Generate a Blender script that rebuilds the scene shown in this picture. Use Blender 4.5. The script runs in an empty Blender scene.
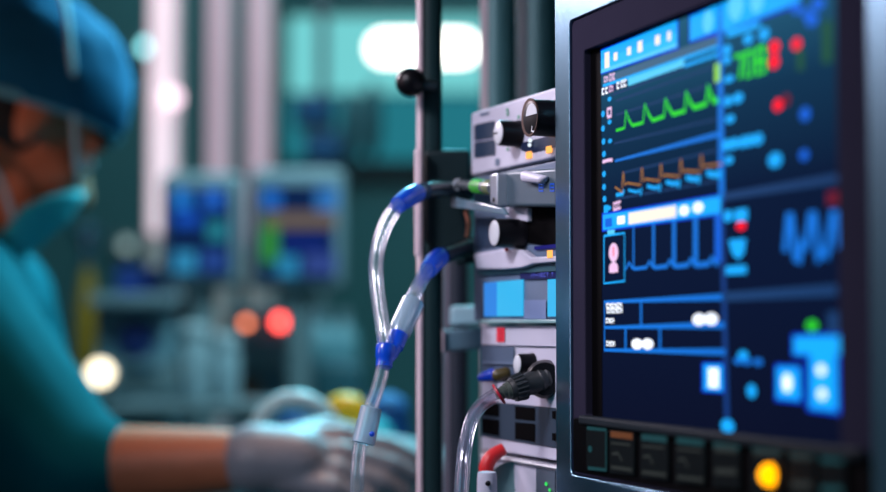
import bpy, bmesh, math, random
from mathutils import Vector, Matrix, Quaternion
random.seed(7)
V = Vector
PI = math.pi
C = bpy.context.scene.collection

# ------------------------------------------------------------------ camera
F = 1700.0
EYE = V((0, 0, 1.3))
PITCH = math.atan(84 / F)
FW = V((0, math.cos(PITCH), math.sin(PITCH)))
UP = V((0, -math.sin(PITCH), math.cos(PITCH)))
RT = V((1, 0, 0))
cd = bpy.data.cameras.new('camera')
cam = bpy.data.objects.new('camera', cd)
C.objects.link(cam)
cam.location = EYE
cam.rotation_euler = (PI / 2 + PITCH, 0, 0)
cd.sensor_width = 36
cd.lens = F * 36 / 886
cd.clip_start = 0.02
cd.dof.use_dof = True
cd.dof.focus_distance = 1.055
cd.dof.aperture_fstop = 3.05
cd.dof.aperture_blades = 0
bpy.context.scene.camera = cam


def ray(x, y):
    return FW + RT * ((x - 443) / F) - UP * ((y - 246) / F)


def P(x, y, d):
    """world point seen at picture position x, y at depth d"""
    return EYE + ray(x, y) * d


# ------------------------------------------------------------------ materials
MATS = {}


def mat(name, col, rough=0.5, metal=0.0, em=None, es=0.0, var=0.12, scale=40.0, aniso=None, spec=0.5, coat=0.0, bump=0.0):
    if name in MATS:
        return MATS[name]
    m = bpy.data.materials.new(name)
    m.use_nodes = True
    nt = m.node_tree
    b = nt.nodes['Principled BSDF']
    b.inputs['Roughness'].default_value = rough
    b.inputs['Metallic'].default_value = metal
    b.inputs['Specular IOR Level'].default_value = spec
    b.inputs['Coat Weight'].default_value = coat
    tc = nt.nodes.new('ShaderNodeTexCoord')
    mp = nt.nodes.new('ShaderNodeMapping')
    nt.links.new(tc.outputs['Object'], mp.inputs['Vector'])
    nz = nt.nodes.new('ShaderNodeTexNoise')
    nz.inputs['Scale'].default_value = scale
    nz.inputs['Detail'].default_value = 3
    nt.links.new(mp.outputs['Vector'], nz.inputs['Vector'])
    if aniso:
        mp.inputs['Scale'].default_value = aniso
    mx = nt.nodes.new('ShaderNodeMix')
    mx.data_type = 'RGBA'
    mx.inputs['A'].default_value = tuple(c * (1 - var) for c in col) + (1,)
    mx.inputs['B'].default_value = tuple(min(1, c * (1 + var)) for c in col) + (1,)
    nt.links.new(nz.outputs['Fac'], mx.inputs['Factor'])
    nt.links.new(mx.outputs['Result'], b.inputs['Base Color'])
    if bump:
        bp = nt.nodes.new('ShaderNodeBump')
        bp.inputs['Strength'].default_value = bump
        bp.inputs['Distance'].default_value = 0.002
        nt.links.new(nz.outputs['Fac'], bp.inputs['Height'])
        nt.links.new(bp.outputs['Normal'], b.inputs['Normal'])
    if em:
        b.inputs['Emission Color'].default_value = tuple(em) + (1,)
        b.inputs['Emission Strength'].default_value = es
    MATS[name] = m
    return m


def glow(name, col, s):
    return mat(name, (0.002, 0.002, 0.002), 0.6, em=col, es=s, spec=0.02)


def clear(name, tint, gl=0.5, rough=0.06, amt=0.75, body=None, bodyamt=0.0):
    """clear plastic: see-through facing the viewer, glossy towards the edge"""
    if name in MATS:
        return MATS[name]
    m = bpy.data.materials.new(name)
    m.use_nodes = True
    nt = m.node_tree
    nt.nodes.clear()
    out = nt.nodes.new('ShaderNodeOutputMaterial')
    tr = nt.nodes.new('ShaderNodeBsdfTransparent')
    tr.inputs['Color'].default_value = tuple(tint) + (1,)
    g = nt.nodes.new('ShaderNodeBsdfGlossy')
    g.inputs['Roughness'].default_value = rough
    g.inputs['Color'].default_value = (0.9, 0.95, 1, 1)
    lw = nt.nodes.new('ShaderNodeFresnel')
    lw.inputs['IOR'].default_value = 1.5
    ml = nt.nodes.new('ShaderNodeMath')
    ml.operation = 'MULTIPLY_ADD'
    ml.inputs[1].default_value = amt
    ml.inputs[2].default_value = 0.06
    ml.use_clamp = True
    nt.links.new(lw.outputs['Fac'], ml.inputs[0])
    mix = nt.nodes.new('ShaderNodeMixShader')
    nt.links.new(ml.outputs[0], mix.inputs['Fac'])
    src = tr
    if body:
        d = nt.nodes.new('ShaderNodeBsdfPrincipled')
        d.inputs['Base Color'].default_value = tuple(body) + (1,)
        d.inputs['Roughness'].default_value = 0.3
        nz = nt.nodes.new('ShaderNodeTexNoise')
        nz.inputs['Scale'].default_value = 60
        mm = nt.nodes.new('ShaderNodeMath')
        mm.operation = 'MULTIPLY_ADD'
        mm.inputs[1].default_value = 0.1
        mm.inputs[2].default_value = bodyamt - 0.05
        nt.links.new(nz.outputs['Fac'], mm.inputs[0])
        m2 = nt.nodes.new('ShaderNodeMixShader')
        nt.links.new(mm.outputs[0], m2.inputs['Fac'])
        nt.links.new(tr.outputs[0], m2.inputs[1])
        nt.links.new(d.outputs[0], m2.inputs[2])
        src = m2
    nt.links.new(src.outputs[0], mix.inputs[1])
    nt.links.new(g.outputs[0], mix.inputs[2])
    nt.links.new(mix.outputs[0], out.inputs['Surface'])
    MATS[name] = m
    return m


# ------------------------------------------------------------------ mesh builder
class MB:
    def __init__(self):
        self.v = []
        self.f = []

    def add(self, vs, fs):
        k = len(self.v)
        self.v += [V(p) for p in vs]
        self.f += [tuple(i + k for i in f) for f in fs]
        return self

    def hexa(self, front, back):
        """front, back: four world points in the same order"""
        n = len(front)
        fs = [tuple(range(n)), tuple(range(2 * n - 1, n - 1, -1))]
        for i in range(n):
            j = (i + 1) % n
            fs.append((i, i + n, j + n, j))
        return self.add(list(front) + list(back), fs)

    def box(self, c, s, rz=0.0):
        c = V(c)
        R = Matrix.Rotation(rz, 3, 'Z')
        q = [(-1, -1), (1, -1), (1, 1), (-1, 1)]
        a = [c + R @ V((x * s[0] / 2, y * s[1] / 2, s[2] / 2)) for x, y in q]
        b = [c + R @ V((x * s[0] / 2, y * s[1] / 2, -s[2] / 2)) for x, y in q]
        return self.hexa(a, b)

    def lathe(self, a, b, prof, seg=28, cap=True):
        """prof: list of (t along a->b in 0..1 or beyond, radius)"""
        a, b = V(a), V(b)
        d = (b - a)
        ax = d.normalized()
        e1 = ax.orthogonal().normalized()
        e2 = ax.cross(e1)
        vs, fs = [], []
        for t, r in prof:
            c = a + d * t
            for i in range(seg):
                an = 2 * PI * i / seg
                vs.append(c + (e1 * math.cos(an) + e2 * math.sin(an)) * r)
        n = len(prof)
        for k in range(n - 1):
            for i in range(seg):
                j = (i + 1) % seg
                fs.append((k * seg + i, k * seg + j, (k + 1) * seg + j, (k + 1) * seg + i))
        if cap:
            fs.append(tuple(range(seg - 1, -1, -1)))
            fs.append(tuple((n - 1) * seg + i for i in range(seg)))
        return self.add(vs, fs)

    def cyl(self, a, b, r, seg=28, r2=None, ch=0.0):
        r2 = r if r2 is None else r2
        L = (V(b) - V(a)).length
        c = min(ch / L, 0.4) if ch else 0
        if c:
            return self.lathe(a, b, [(0, r - ch), (c, r), (1 - c, r2), (1, r2 - ch)], seg)
        return self.lathe(a, b, [(0, r), (1, r2)], seg)

    def tube(self, pts, r, seg=16, sub=8, cap=True):
        pts = [V(p) for p in pts]
        rs = r if isinstance(r, (list, tuple)) else [r] * len(pts)
        path, rad = [], []
        n = len(pts)
        for i in range(n - 1):
            p0 = pts[max(i - 1, 0)]
            p1, p2 = pts[i], pts[i + 1]
            p3 = pts[min(i + 2, n - 1)]
            for k in range(sub):
                t = k / sub
                path.append(0.5 * ((2 * p1) + (p2 - p0) * t + (2 * p0 - 5 * p1 + 4 * p2 - p3) * t * t + (3 * p1 - p0 - 3 * p2 + p3) * t ** 3))
                rad.append(rs[i] + (rs[i + 1] - rs[i]) * t)
        path.append(pts[-1])
        rad.append(rs[-1])
        vs, fs = [], []
        e1 = None
        m = len(path)
        for i in range(m):
            tg = (path[min(i + 1, m - 1)] - path[max(i - 1, 0)]).normalized()
            if e1 is None:
                e1 = tg.orthogonal().normalized()
            else:
                e1 = (e1 - tg * e1.dot(tg)).normalized()
            e2 = tg.cross(e1)
            for k in range(seg):
                an = 2 * PI * k / seg
                vs.append(path[i] + (e1 * math.cos(an) + e2 * math.sin(an)) * rad[i])
        for i in range(m - 1):
            for k in range(seg):
                j = (k + 1) % seg
                fs.append((i * seg + k, i * seg + j, (i + 1) * seg + j, (i + 1) * seg + k))
        if cap:
            fs.append(tuple(range(seg - 1, -1, -1)))
            fs.append(tuple((m - 1) * seg + k for k in range(seg)))
        return self.add(vs, fs)

    def ell(self, c, r, R=None, seg=24, rings=16):
        c = V(c)
        R = R or Matrix.Identity(3)
        if not hasattr(r, '__len__'):
            r = (r, r, r)
        vs = [c + R @ V((0, 0, r[2]))]
        for i in range(1, rings):
            th = PI * i / rings
            for k in range(seg):
                ph = 2 * PI * k / seg
                vs.append(c + R @ V((r[0] * math.sin(th) * math.cos(ph), r[1] * math.sin(th) * math.sin(ph), r[2] * math.cos(th))))
        vs.append(c + R @ V((0, 0, -r[2])))
        fs = []
        for k in range(seg):
            fs.append((0, 1 + k, 1 + (k + 1) % seg))
        for i in range(rings - 2):
            for k in range(seg):
                j = (k + 1) % seg
                a = 1 + i * seg
                fs.append((a + k, a + seg + k, a + seg + j, a + j))
        last = len(vs) - 1
        a = 1 + (rings - 2) * seg
        for k in range(seg):
            fs.append((last, a + (k + 1) % seg, a + k))
        return self.add(vs, fs)

    def cap_(self, a, b, r1, r2):
        """tapered rounded limb between two points"""
        a, b = V(a), V(b)
        L = max((b - a).length, 1e-5)
        pr = []
        for i in range(6):
            an = PI / 2 * i / 5
            pr.append((-r1 * math.cos(an) / L, max(r1 * math.sin(an), r1 * 0.02)))
        for i in range(6):
            an = PI / 2 * (1 - i / 5)
            pr.append((1 + r2 * math.cos(an) / L, max(r2 * math.sin(an), r2 * 0.02)))
        return self.lathe(a, b, pr, 16)

    def quad(self, pts):
        return self.add(pts, [tuple(range(len(pts)))])


ORG = {}


def link(name, mesh, m, parent=None, loc=None):
    o = bpy.data.objects.new(name, mesh)
    C.objects.link(o)
    if m:
        mesh.materials.append(m)
    return o


def root_org(o):
    while o.parent is not None:
        o = o.parent
    return ORG[o.name]


def part(name, mb, m, parent=None, loc=None, bevel=0, smooth=True, label=None, remesh=None, solid=0, angle=40, smo=6):
    """one mesh object; parent None makes it a top-level thing standing at loc"""
    if parent is None:
        org = V(loc) if loc is not None else min(mb.v, key=lambda p: p.z).copy()
    else:
        org = root_org(parent)
    me = bpy.data.meshes.new(name)
    me.from_pydata([tuple(p - org) for p in mb.v], [], mb.f)
    me.validate()
    bm = bmesh.new()
    bm.from_mesh(me)
    bmesh.ops.recalc_face_normals(bm, faces=bm.faces)
    bm.to_mesh(me)
    bm.free()
    o = link(name, me, m)
    if smooth:
        for p in me.polygons:
            p.use_smooth = True
        if not remesh:
            me.set_sharp_from_angle(angle=math.radians(angle))
    if parent is None:
        o.location = org
        ORG[o.name] = org
    else:
        o.parent = parent
    if remesh:
        md = o.modifiers.new('remesh', 'REMESH')
        md.mode = 'VOXEL'
        md.voxel_size = remesh
        md.use_smooth_shade = True
        sm = o.modifiers.new('smooth', 'SMOOTH')
        sm.factor = 0.5
        sm.iterations = smo
    if solid:
        s = o.modifiers.new('solid', 'SOLIDIFY')
        s.thickness = solid
        s.offset = 0
    if bevel:
        b = o.modifiers.new('bevel', 'BEVEL')
        b.width = bevel
        b.segments = 3
        b.limit_method = 'ANGLE'
        b.angle_limit = math.radians(35)
    if label:
        o['label'] = label
    return o


def thing(name, loc, label, cat, group=None):
    o = bpy.data.objects.new(name, None)
    C.objects.link(o)
    o.location = loc
    o.empty_display_size = 0.05
    ORG[o.name] = V(loc)
    return tag(o, label, cat, group)


def tag(o, label, cat, group=None):
    o['label'] = label
    o['category'] = cat
    if group:
        o['group'] = group
    return o


def struct(name, mb, m, **k):
    o = part(name, mb, m, None, (0, 0, 0), **k)
    o['kind'] = 'structure'
    return o


class Plane:
    """a real upright plane in the room: origin O, along X, normal N towards the viewer's side"""
    def __init__(self, O, X):
        self.O = V(O)
        self.X = V(X).normalized()
        self.Z = V((0, 0, 1))
        self.N = self.X.cross(self.Z).normalized()
        if self.N.dot(EYE - self.O) < 0:
            self.N = -self.N

    def at(self, x, y, n=0.0):
        d = ray(x, y)
        t = ((self.O + self.N * n) - EYE).dot(self.N) / d.dot(self.N)
        return EYE + d * t

    def slab(self, mb, px, n0, n1):
        fr = [self.at(x, y, n1) for x, y in px]
        bk = [p - self.N * (n1 - n0) for p in fr]
        return mb.hexa(fr, bk)

    def rect(self, x0, y0, x1, y1):
        """upright rectangle seen from (x0,y0) top-left to (x1,y1) with level edges in the place"""
        return None

    def flat(self, mb, px, n):
        return mb.quad([self.at(x, y, n) for x, y in px])

    def line(self, mb, px, w, n, w2=None):
        pts = [self.at(x, y, n) for x, y in px]
        uv = [((p - self.O).dot(self.X), (p - self.O).dot(self.Z)) for p in pts]
        off = self.O + self.N * n
        m = len(uv)
        ls, rs = [], []
        for i in range(m):
            a, b = uv[max(i - 1, 0)], uv[min(i + 1, m - 1)]
            dx, dy = b[0] - a[0], b[1] - a[1]
            L = math.hypot(dx, dy) or 1
            ww = w if w2 is None else w + (w2 - w) * i / (m - 1)
            ox, oy = -dy / L * ww / 2, dx / L * ww / 2
            u, v_ = uv[i]
            ls.append(off + self.X * (u + ox) + self.Z * (v_ + oy))
            rs.append(off + self.X * (u - ox) + self.Z * (v_ - oy))
        vs = ls + rs
        fs = [(i, i + 1, m + i + 1, m + i) for i in range(m - 1)]
        return mb.add(vs, fs)

    def dot(self, mb, x, y, rw, rh, n, seg=16, rot=0):
        c = self.at(x, y, n)
        return mb.quad([c + self.X * (rw * math.cos(2 * PI * k / seg)) + self.Z * (rh * math.sin(2 * PI * k / seg)) for k in range(seg)])

    def glyphs(self, mb, x, y, w, h, n, k=4):
        """a short run of letter-like marks centred at x, y"""
        c = self.at(x, y, n)
        g = w / k
        for i in range(k):
            q = c + self.X * (g * (i + .5) - w / 2)
            X = self.X * g * .42
            T, B = self.Z * h / 2 * (1, .8, .9, .75)[i % 4], -self.Z * h / 2
            t_ = h * .26
            Zt = self.Z * t_
            mb.quad([q - X + B, q - X * .35 + B, q - X * .35 + T, q - X + T])
            mb.quad([q - X * .35 + T - Zt, q + X + T - Zt, q + X + T, q - X * .35 + T])
            if i % 2 == 0:
                mb.quad([q - X * .35 + B, q + X + B, q + X + B + Zt, q - X * .35 + B + Zt])
            else:
                mb.quad([q + X * .4 + B, q + X + B, q + X + T - Zt, q + X * .4 + T - Zt])
        return mb

    def bar(self, mb, x, y, w, h, n):
        c = self.at(x, y, n)
        X, Z = self.X * w / 2, self.Z * h / 2
        return mb.quad([c - X - Z, c + X - Z, c + X + Z, c - X + Z])


# ------------------------------------------------------------------ palette
LAV = mat('lavender_white_plastic', (0.52, 0.52, 0.64), 0.5, var=0.05, spec=.3)
SLATE = mat('slate_blue_plastic', (0.11, 0.16, 0.25), 0.5)
DKBLUE = mat('dark_blue_inset', (0.02, 0.04, 0.08), 0.4)
BLACK = mat('black_plastic', (0.004, 0.004, 0.006), 0.35, spec=.25)
RUBBER = mat('black_ribbed_rubber', (0.018, 0.022, 0.026), 0.45)
CAPW = mat('pale_knob_cap', (0.65, 0.68, 0.74), 0.25)
STEEL = mat('brushed_steel', (0.32, 0.57, 0.76), 0.25, 1.0, var=0.18, scale=30, aniso=(6, 6, 260))
DSTEEL = mat('dark_steel', (0.10, 0.13, 0.15), 0.32, 0.9)
GREYBLUE = mat('grey_blue_metal', (0.065, 0.105, 0.14), 0.42, 0.2)
RED = mat('red_plastic', (0.60, 0.015, 0.02), 0.4)
BLUEP = mat('deep_blue_plastic', (0.005, 0.04, 0.50), 0.3, em=(0.0, 0.08, 0.8), es=0.06)
ORANGE = glow('orange_indicator', (1.0, 0.42, 0.10), 1.5)
GREENL = glow('green_indicator', (0.05, 0.9, 0.15), 0.9)
CYANLCD = mat('cyan_lcd', (0.02, 0.02, 0.02), 0.3, em=(0.03, 0.50, 0.92), es=0.95)
WALLM = mat('teal_wall_paint', (0.07, 0.24, 0.26), 0.6, var=0.1, scale=2)
FLOORM = mat('grey_vinyl_floor', (0.10, 0.16, 0.17), 0.35, var=0.15, scale=6)
CEILM = mat('pale_ceiling_paint', (0.30, 0.42, 0.44), 0.8, var=0.05, scale=3)
BGWHITE = mat('pale_equipment_casing', (0.20, 0.30, 0.35), 0.5)
BGGREY = mat('grey_equipment_casing', (0.16, 0.24, 0.27), 0.5)
BGDARK = mat('dark_equipment_casing', (0.02, 0.035, 0.045), 0.5)

# ------------------------------------------------------------------ room
struct('floor', MB().box((0, 1.9, -0.03), (6.4, 7.2, 0.06)), FLOORM)
struct('ceiling', MB().box((0, 1.9, 2.83), (6.4, 7.2, 0.06)), CEILM)
struct('wall_back', MB().box((0, 5.05, 1.4), (6.4, 0.1, 2.8)), WALLM)
struct('wall_left', MB().box((-3.05, 1.9, 1.4), (0.1, 6.2, 2.8)), WALLM)
struct('wall_right', MB().box((3.05, 1.9, 1.4), (0.1, 6.2, 2.8)), WALLM)
struct('baseboard_back', MB().box((0, 4.985, 0.06), (6.0, 0.03, 0.12)), BGDARK)

# ------------------------------------------------------------------ the big patient monitor
MX = V((0.3209, -0.9471, 0))
M = Plane(P(600.5, 49.5, 1.0), MX)
S = M  # screen plane, graphics just in front


def mw(u, w, n=0.0):
    return M.O + M.X * u + M.Z * w + M.N * n


def uv(x, y, n=0.0):
    p = M.at(x, y, n) - M.O
    return p.dot(M.X), p.dot(M.Z)


u_l, _ = uv(555.5, 250, .004)
ub, wb = uv(569.0, 18, .004)
u_r = uv(869.5, 250, .004)[0]
u_out = u_r + 0.020
_, w_top = uv(571.5, 20, .004)
_, w_bot = uv(573.5, 475, .004)
w_otop = w_top + 0.022
w_obot = w_bot - 0.026
ui, wi = uv(587.5, 51)
us0, ws0 = uv(600.5, 49.5, -.0021)
us1, ws1 = uv(843, 439)
us1 = uv(838, 250)[0]
_, w_led = uv(590, 416)


def rrect(u0, w0, u1, w1, r, seg=6):
    out = []
    for cu, cw, a0 in ((u1 - r, w1 - r, 0), (u0 + r, w1 - r, 90), (u0 + r, w0 + r, 180), (u1 - r, w0 + r, 270)):
        for k in range(seg + 1):
            a = math.radians(a0 + 90 * k / seg)
            out.append((cu + r * math.cos(a), cw + r * math.sin(a)))
    return out


def mplate(rect, r, n0, n1, mb=None):
    mb = mb or MB()
    pts = rrect(*rect, r)
    return mb.hexa([mw(u, w, n1) for u, w in pts], [mw(u, w, n0) for u, w in pts])


def mring(ro, ra, ri, rb, n0, n1):
    """a flat ring between two rounded rectangles, with depth"""
    a = rrect(*ro, ra)
    b = rrect(*ri, rb)
    k = len(a)
    vs = [mw(u, w, n1) for u, w in a] + [mw(u, w, n1) for u, w in b] + [mw(u, w, n0) for u, w in a] + [mw(u, w, n0) for u, w in b]
    fs = []
    for i in range(k):
        j = (i + 1) % k
        fs += [(i, j, k + j, k + i), (2 * k + i, 3 * k + i, 3 * k + j, 2 * k + j), (i, 2 * k + i, 2 * k + j, j), (k + i, k + j, 3 * k + j, 3 * k + i)]
    return MB().add(vs, fs)


ucen = (u_l + u_out) / 2
mon_base = mw(ucen, 0, -0.035)
mon_base.z = 0
mon = thing('patient_monitor', mon_base, 'large bedside monitor in brushed steel frame showing glowing blue waveform screen', 'monitor')
BEZ = mat('dark_violet_grey_bezel', (0.026, 0.024, 0.044), 0.6, var=0.08, spec=.0)
BEZI = mat('black_inner_bezel', (0.002, 0.002, 0.0025), 0.6, spec=0.02)
part('steel_frame', mring((u_l, w_obot, u_out, w_otop), 0.006, (ub, w_bot, u_r, w_top), 0.004, -0.05, 0.004), STEEL, mon, bevel=0.0006)
part('back_housing', mplate((u_l + 0.008, w_obot + 0.006, u_out - 0.008, w_otop - 0.006), 0.01, -0.075, -0.0505), BEZ, mon, bevel=0.004)
part('bezel', mring((ub + 0.0006, w_bot + 0.0006, u_r - 0.0006, w_top - 0.0006), 0.004, (ui, w_led, us1 + 0.004, wi), 0.002, -0.03, 0.0025), BEZ, mon, bevel=0.0008)
part('inner_bezel', mring((ui - 0.001, w_led - 0.001, us1 + 0.005, wi + 0.001), 0.002, (us0, ws1 - 0.02, us1, ws0), 0.001, -0.02, -0.0021), BEZI, mon)
# lower dark fascia and the lip above the keys
_, w_f1 = uv(590, 419)
part('key_fascia', mplate((ub + 0.002, w_bot + 0.002, u_r - 0.002, w_f1), 0.003, -0.01, 0.0033), BEZI, mon, bevel=0.0008)
LIP = mat('dark_grey_lip', (0.016, 0.022, 0.028), 0.5, spec=.03)
part('lower_lip', mplate((uv(588, 416)[0], uv(588, 424)[1], u_r - 0.006, uv(588, 415)[1]), 0.0018, 0.0, 0.0065), LIP, mon, bevel=0.0015)
# stand behind: column and foot
col_p = mw(ucen, w_obot + 0.08, -0.095)
stand = MB().cyl((col_p.x, col_p.y, 0.05), (col_p.x, col_p.y, col_p.z), 0.018)
stand.box((col_p.x, col_p.y, col_p.z), (0.05, 0.05, 0.09), math.atan2(MX.y, MX.x))
part('stand_column', stand, DSTEEL, mon)
part('stand_foot', MB().lathe((col_p.x, col_p.y, 0.0), (col_p.x, col_p.y, 0.06), [(0, 0.16), (0.3, 0.16), (0.8, 0.05), (1, 0.03)]), DSTEEL, mon)

# the display panel: a dark blue field, header bloom put into its lighter top
sm = bpy.data.materials.new('display_field')
sm.use_nodes = True
nt = sm.node_tree
b = nt.nodes['Principled BSDF']
b.inputs['Base Color'].default_value = (0.002, 0.003, 0.006, 1)
b.inputs['Roughness'].default_value = 0.5
b.inputs['Specular IOR Level'].default_value = 0.0
tc = nt.nodes.new('ShaderNodeTexCoord')
sx = nt.nodes.new('ShaderNodeSeparateXYZ')
mr = nt.nodes.new('ShaderNodeMapRange')
cr = nt.nodes.new('ShaderNodeValToRGB')
nt.links.new(tc.outputs['Object'], sx.inputs[0])
nt.links.new(sx.outputs['Z'], mr.inputs['Value'])
mr.inputs['From Min'].default_value = mw(0, ws1).z
mr.inputs['From Max'].default_value = mw(0, ws0).z
nt.links.new(mr.outputs[0], cr.inputs[0])
e = cr.color_ramp.elements
e[0].position, e[0].color = 0.0, (0.0025, 0.0045, 0.020, 1)
e[1].position, e[1].color = 1.0, (0.020, 0.115, 0.21, 1)
for pos, c in ((0.3, (0.0025, 0.007, 0.030)), (0.55, (0.003, 0.010, 0.038)), (0.78, (0.006, 0.036, 0.085))):
    k = e.new(pos)
    k.color = c + (1,)
nt.links.new(cr.outputs[0], b.inputs['Emission Color'])
b.inputs['Emission Strength'].default_value = 1.0
scr = part('screen', mplate((us0 - 0.001, ws1 - 0.012, us1 + 0.001, ws0 + 0.001), 0.001, -0.008, -0.0024), sm, mon)

N1, N2, N3 = -0.0022, -0.0019, -0.0016
G = {
    'blue': glow('display_blue', (0.004, 0.16, 0.95), 0.85),
    'mid': glow('display_mid_blue', (0.006, 0.055, 0.28), 0.8),
    'dim': glow('display_dim_blue', (0.010, 0.065, 0.22), 0.7),
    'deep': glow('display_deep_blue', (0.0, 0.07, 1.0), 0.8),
    'line': glow('display_line_blue', (0.006, 0.24, 1.0), 0.8),
    'cyan': glow('display_cyan', (0.006, 0.40, 1.0), 1.15),
    'azure': glow('display_azure', (0.02, 0.50, 1.0), 1.1),
    'bright': glow('display_bright_cyan', (0.10, 0.62, 1.0), 1.1),
    'white': glow('display_white', (0.85, 0.90, 1.0), 1.6),
    'cream': glow('display_cream', (1.0, 0.86, 0.74), 1.15),
    'pink': glow('display_pink', (0.95, 0.62, 0.95), 1.0),
    'green': glow('display_green', (0.03, 0.80, 0.03), 1.05),
    'lime': glow('display_lime', (0.35, 0.85, 0.10), 0.9),
    'dgreen': glow('display_faint_green', (0.01, 0.12, 0.06), 0.7),
    'red': glow('display_red', (1.0, 0.004, 0.02), 1.3),
    'dred': glow('display_faint_red', (0.25, 0.01, 0.04), 0.6),
    'orange': glow('display_orange', (0.55, 0.24, 0.06), 0.75),
    'navy': glow('display_navy', (0.006, 0.012, 0.09), 1.0),
    'slate': glow('display_slate', (0.06, 0.16, 0.28), 0.9),
}


WHOLE = ('pulse_waveform', 'blue_waveform', 'heart_rate_readout', 'header_block', 'table_rule', 'faint_trace')


def on(name, mb, c, label=None):
    """graphics on the screen; marks that stand apart become pieces of their own"""
    if name in WHOLE:
        return part(name, mb, G[c], scr, smooth=False, label=label)
    lab_ = list(range(len(mb.v)))

    def find(i):
        while lab_[i] != i:
            i = lab_[i]
        return i
    for f in mb.f:
        for i in f[1:]:
            lab_[find(i)] = find(f[0])
    comp = {}
    for f in mb.f:
        comp.setdefault(find(f[0]), []).append(f)
    o = None
    for fl_ in comp.values():
        ids = sorted({i for f in fl_ for i in f})
        mp_ = {i: k for k, i in enumerate(ids)}
        o = part(name, MB().add([mb.v[i] for i in ids], [tuple(mp_[i] for i in f) for f in fl_]), G[c], scr, smooth=False, label=label)
    return o


# --- top header
on('header_bar', M.flat(MB(), [(601, 51), (677, 20), (677, 47), (601, 73)], N1), 'cyan')
m = M.flat(MB(), [(601, 69.5), (677, 43), (677, 47), (601, 73.5)], N2)
on('header_edge', m, 'bright')
on('header_sheen', M.flat(MB(), [(601, 60), (677, 32), (677, 43.2), (601, 69.7)], N1 + .0001), 'azure')
m = MB()
for x, y, w, h in ((607, 60, .0066, .0092), (615.5, 56.5, .005, .0046), (629, 51, .005, .0046), (640, 46.5, .006, .0062), (657.5, 40, .006, .0052), (669, 36, .004, .005)):
    M.bar(m, x, y, w, h, N3)
on('header_text', m, 'cream')
m = M.flat(MB(), [(690, 17), (719, 4), (719, 30), (690, 41)], N1)
M.flat(m, [(719, 3), (731, -3), (795, -30), (808, -24), (798, 2), (723, 32)], N1)
on('header_block', m, 'cyan')
m = MB()
for x, y, r in ((736, 5, .008), (757, -1, .007), (708, 22, .006)):
    M.dot(m, x, y, r, r, N3)
on('header_symbol', m, 'bright')
# --- grey band and second bar
on('title_band', M.flat(MB(), [(603, 77), (718, 35), (718, 46), (603, 84)], N1), 'slate')
m = M.flat(MB(), [(628, 77.5), (684, 58), (684, 66), (628, 86)], N2)
on('progress_bar', m, 'bright')
m = M.line(MB(), [(603, 86), (718, 46.5)], .0018, N2)
M.line(m, [(684, 66), (718, 54)], .0018, N2)
M.line(m, [(684, 59), (718, 46.5)], .0016, N3)
on('title_rule', m, 'cyan')
m = MB()
M.glyphs(m, 606, 79, .006, .0035, N3, 2)
M.glyphs(m, 612, 76.8, .008, .0045, N3, 3)
M.glyphs(m, 611, 88.5, .006, .0038, N3, 2)
on('caption', m, 'pink')
m = MB()
for x, y in ((603, 91.5), (606.5, 90.5), (618, 85.5), (622, 84), (625, 83)):
    M.glyphs(m, x, y, .0038, .0040, N3, 1)
on('caption_text', m, 'white')
on('caption_field', M.flat(MB(), [(602, 95), (627, 86), (627, 79), (602, 87)], N1), 'navy')
# --- left column symbols
m = MB()
for x, y in ((603, 114), (603, 128.5), (603.5, 141.5), (604, 154), (604, 174), (604, 187), (604.5, 199)):
    M.dot(m, x, y, .0026, .0019, N3, 8)
for x, y in ((609.5, 99), (609.5, 122), (610, 141), (609, 208), (606, 208)):
    M.dot(m, x, y, .0028, .0014, N3, 8)
M.bar(m, 606, 209, .006, .0045, N3)
on('channel_mark', m, 'cyan')
m = MB()
M.line(m, [(607.5, 117), (607.5, 109), (611, 108), (611, 116), (607.5, 117)], .0022, N3)
M.line(m, [(602.5, 162), (609, 160), (612.5, 160)], .002, N3)
for x in (614.5, 617, 619.5):
    M.glyphs(m, x, 206.5 - (x - 614.5) * .3, .0042, .0050, N3, 1)
on('channel_text', m, 'pink')
# --- faint traces
m = MB()
for a in ([(616, 101), (717, 66)], [(616, 115), (717, 83)], [(614, 143.5), (717, 119)], [(622, 173), (717, 150)], [(616, 199), (720, 180)], [(612, 95), (700, 62)]):
    M.line(m, a, .0011, N1)
M.line(m, [(722, 197), (838, 178)], .004, N1)
on('faint_trace', m, 'dim')
m = M.line(MB(), [(615, 161), (719, 134)], .0014, N2, .0026)
on('reference_line', m, 'line')
# --- green pulse trace
gp = [(616, 130.5), (624.5, 128), (626, 110.5), (629, 120), (632.5, 125.5), (643, 122.6), (645, 104), (648.5, 114), (652.5, 120.5), (664, 116.3), (665.7, 98.5), (669, 108), (672.8, 114.3), (684.7, 111), (686.6, 91.5), (690, 102), (694, 107.8), (706, 103.8), (708.5, 85), (711, 96), (714, 101.5), (718, 100)]
on('green_waveform', M.line(MB(), gp, .0015, N3, .0030), 'green')
on('green_waveform_head', M.flat(MB(), [(714.5, 65), (720, 62), (720, 81), (714.5, 83)], N3), 'lime')
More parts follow.
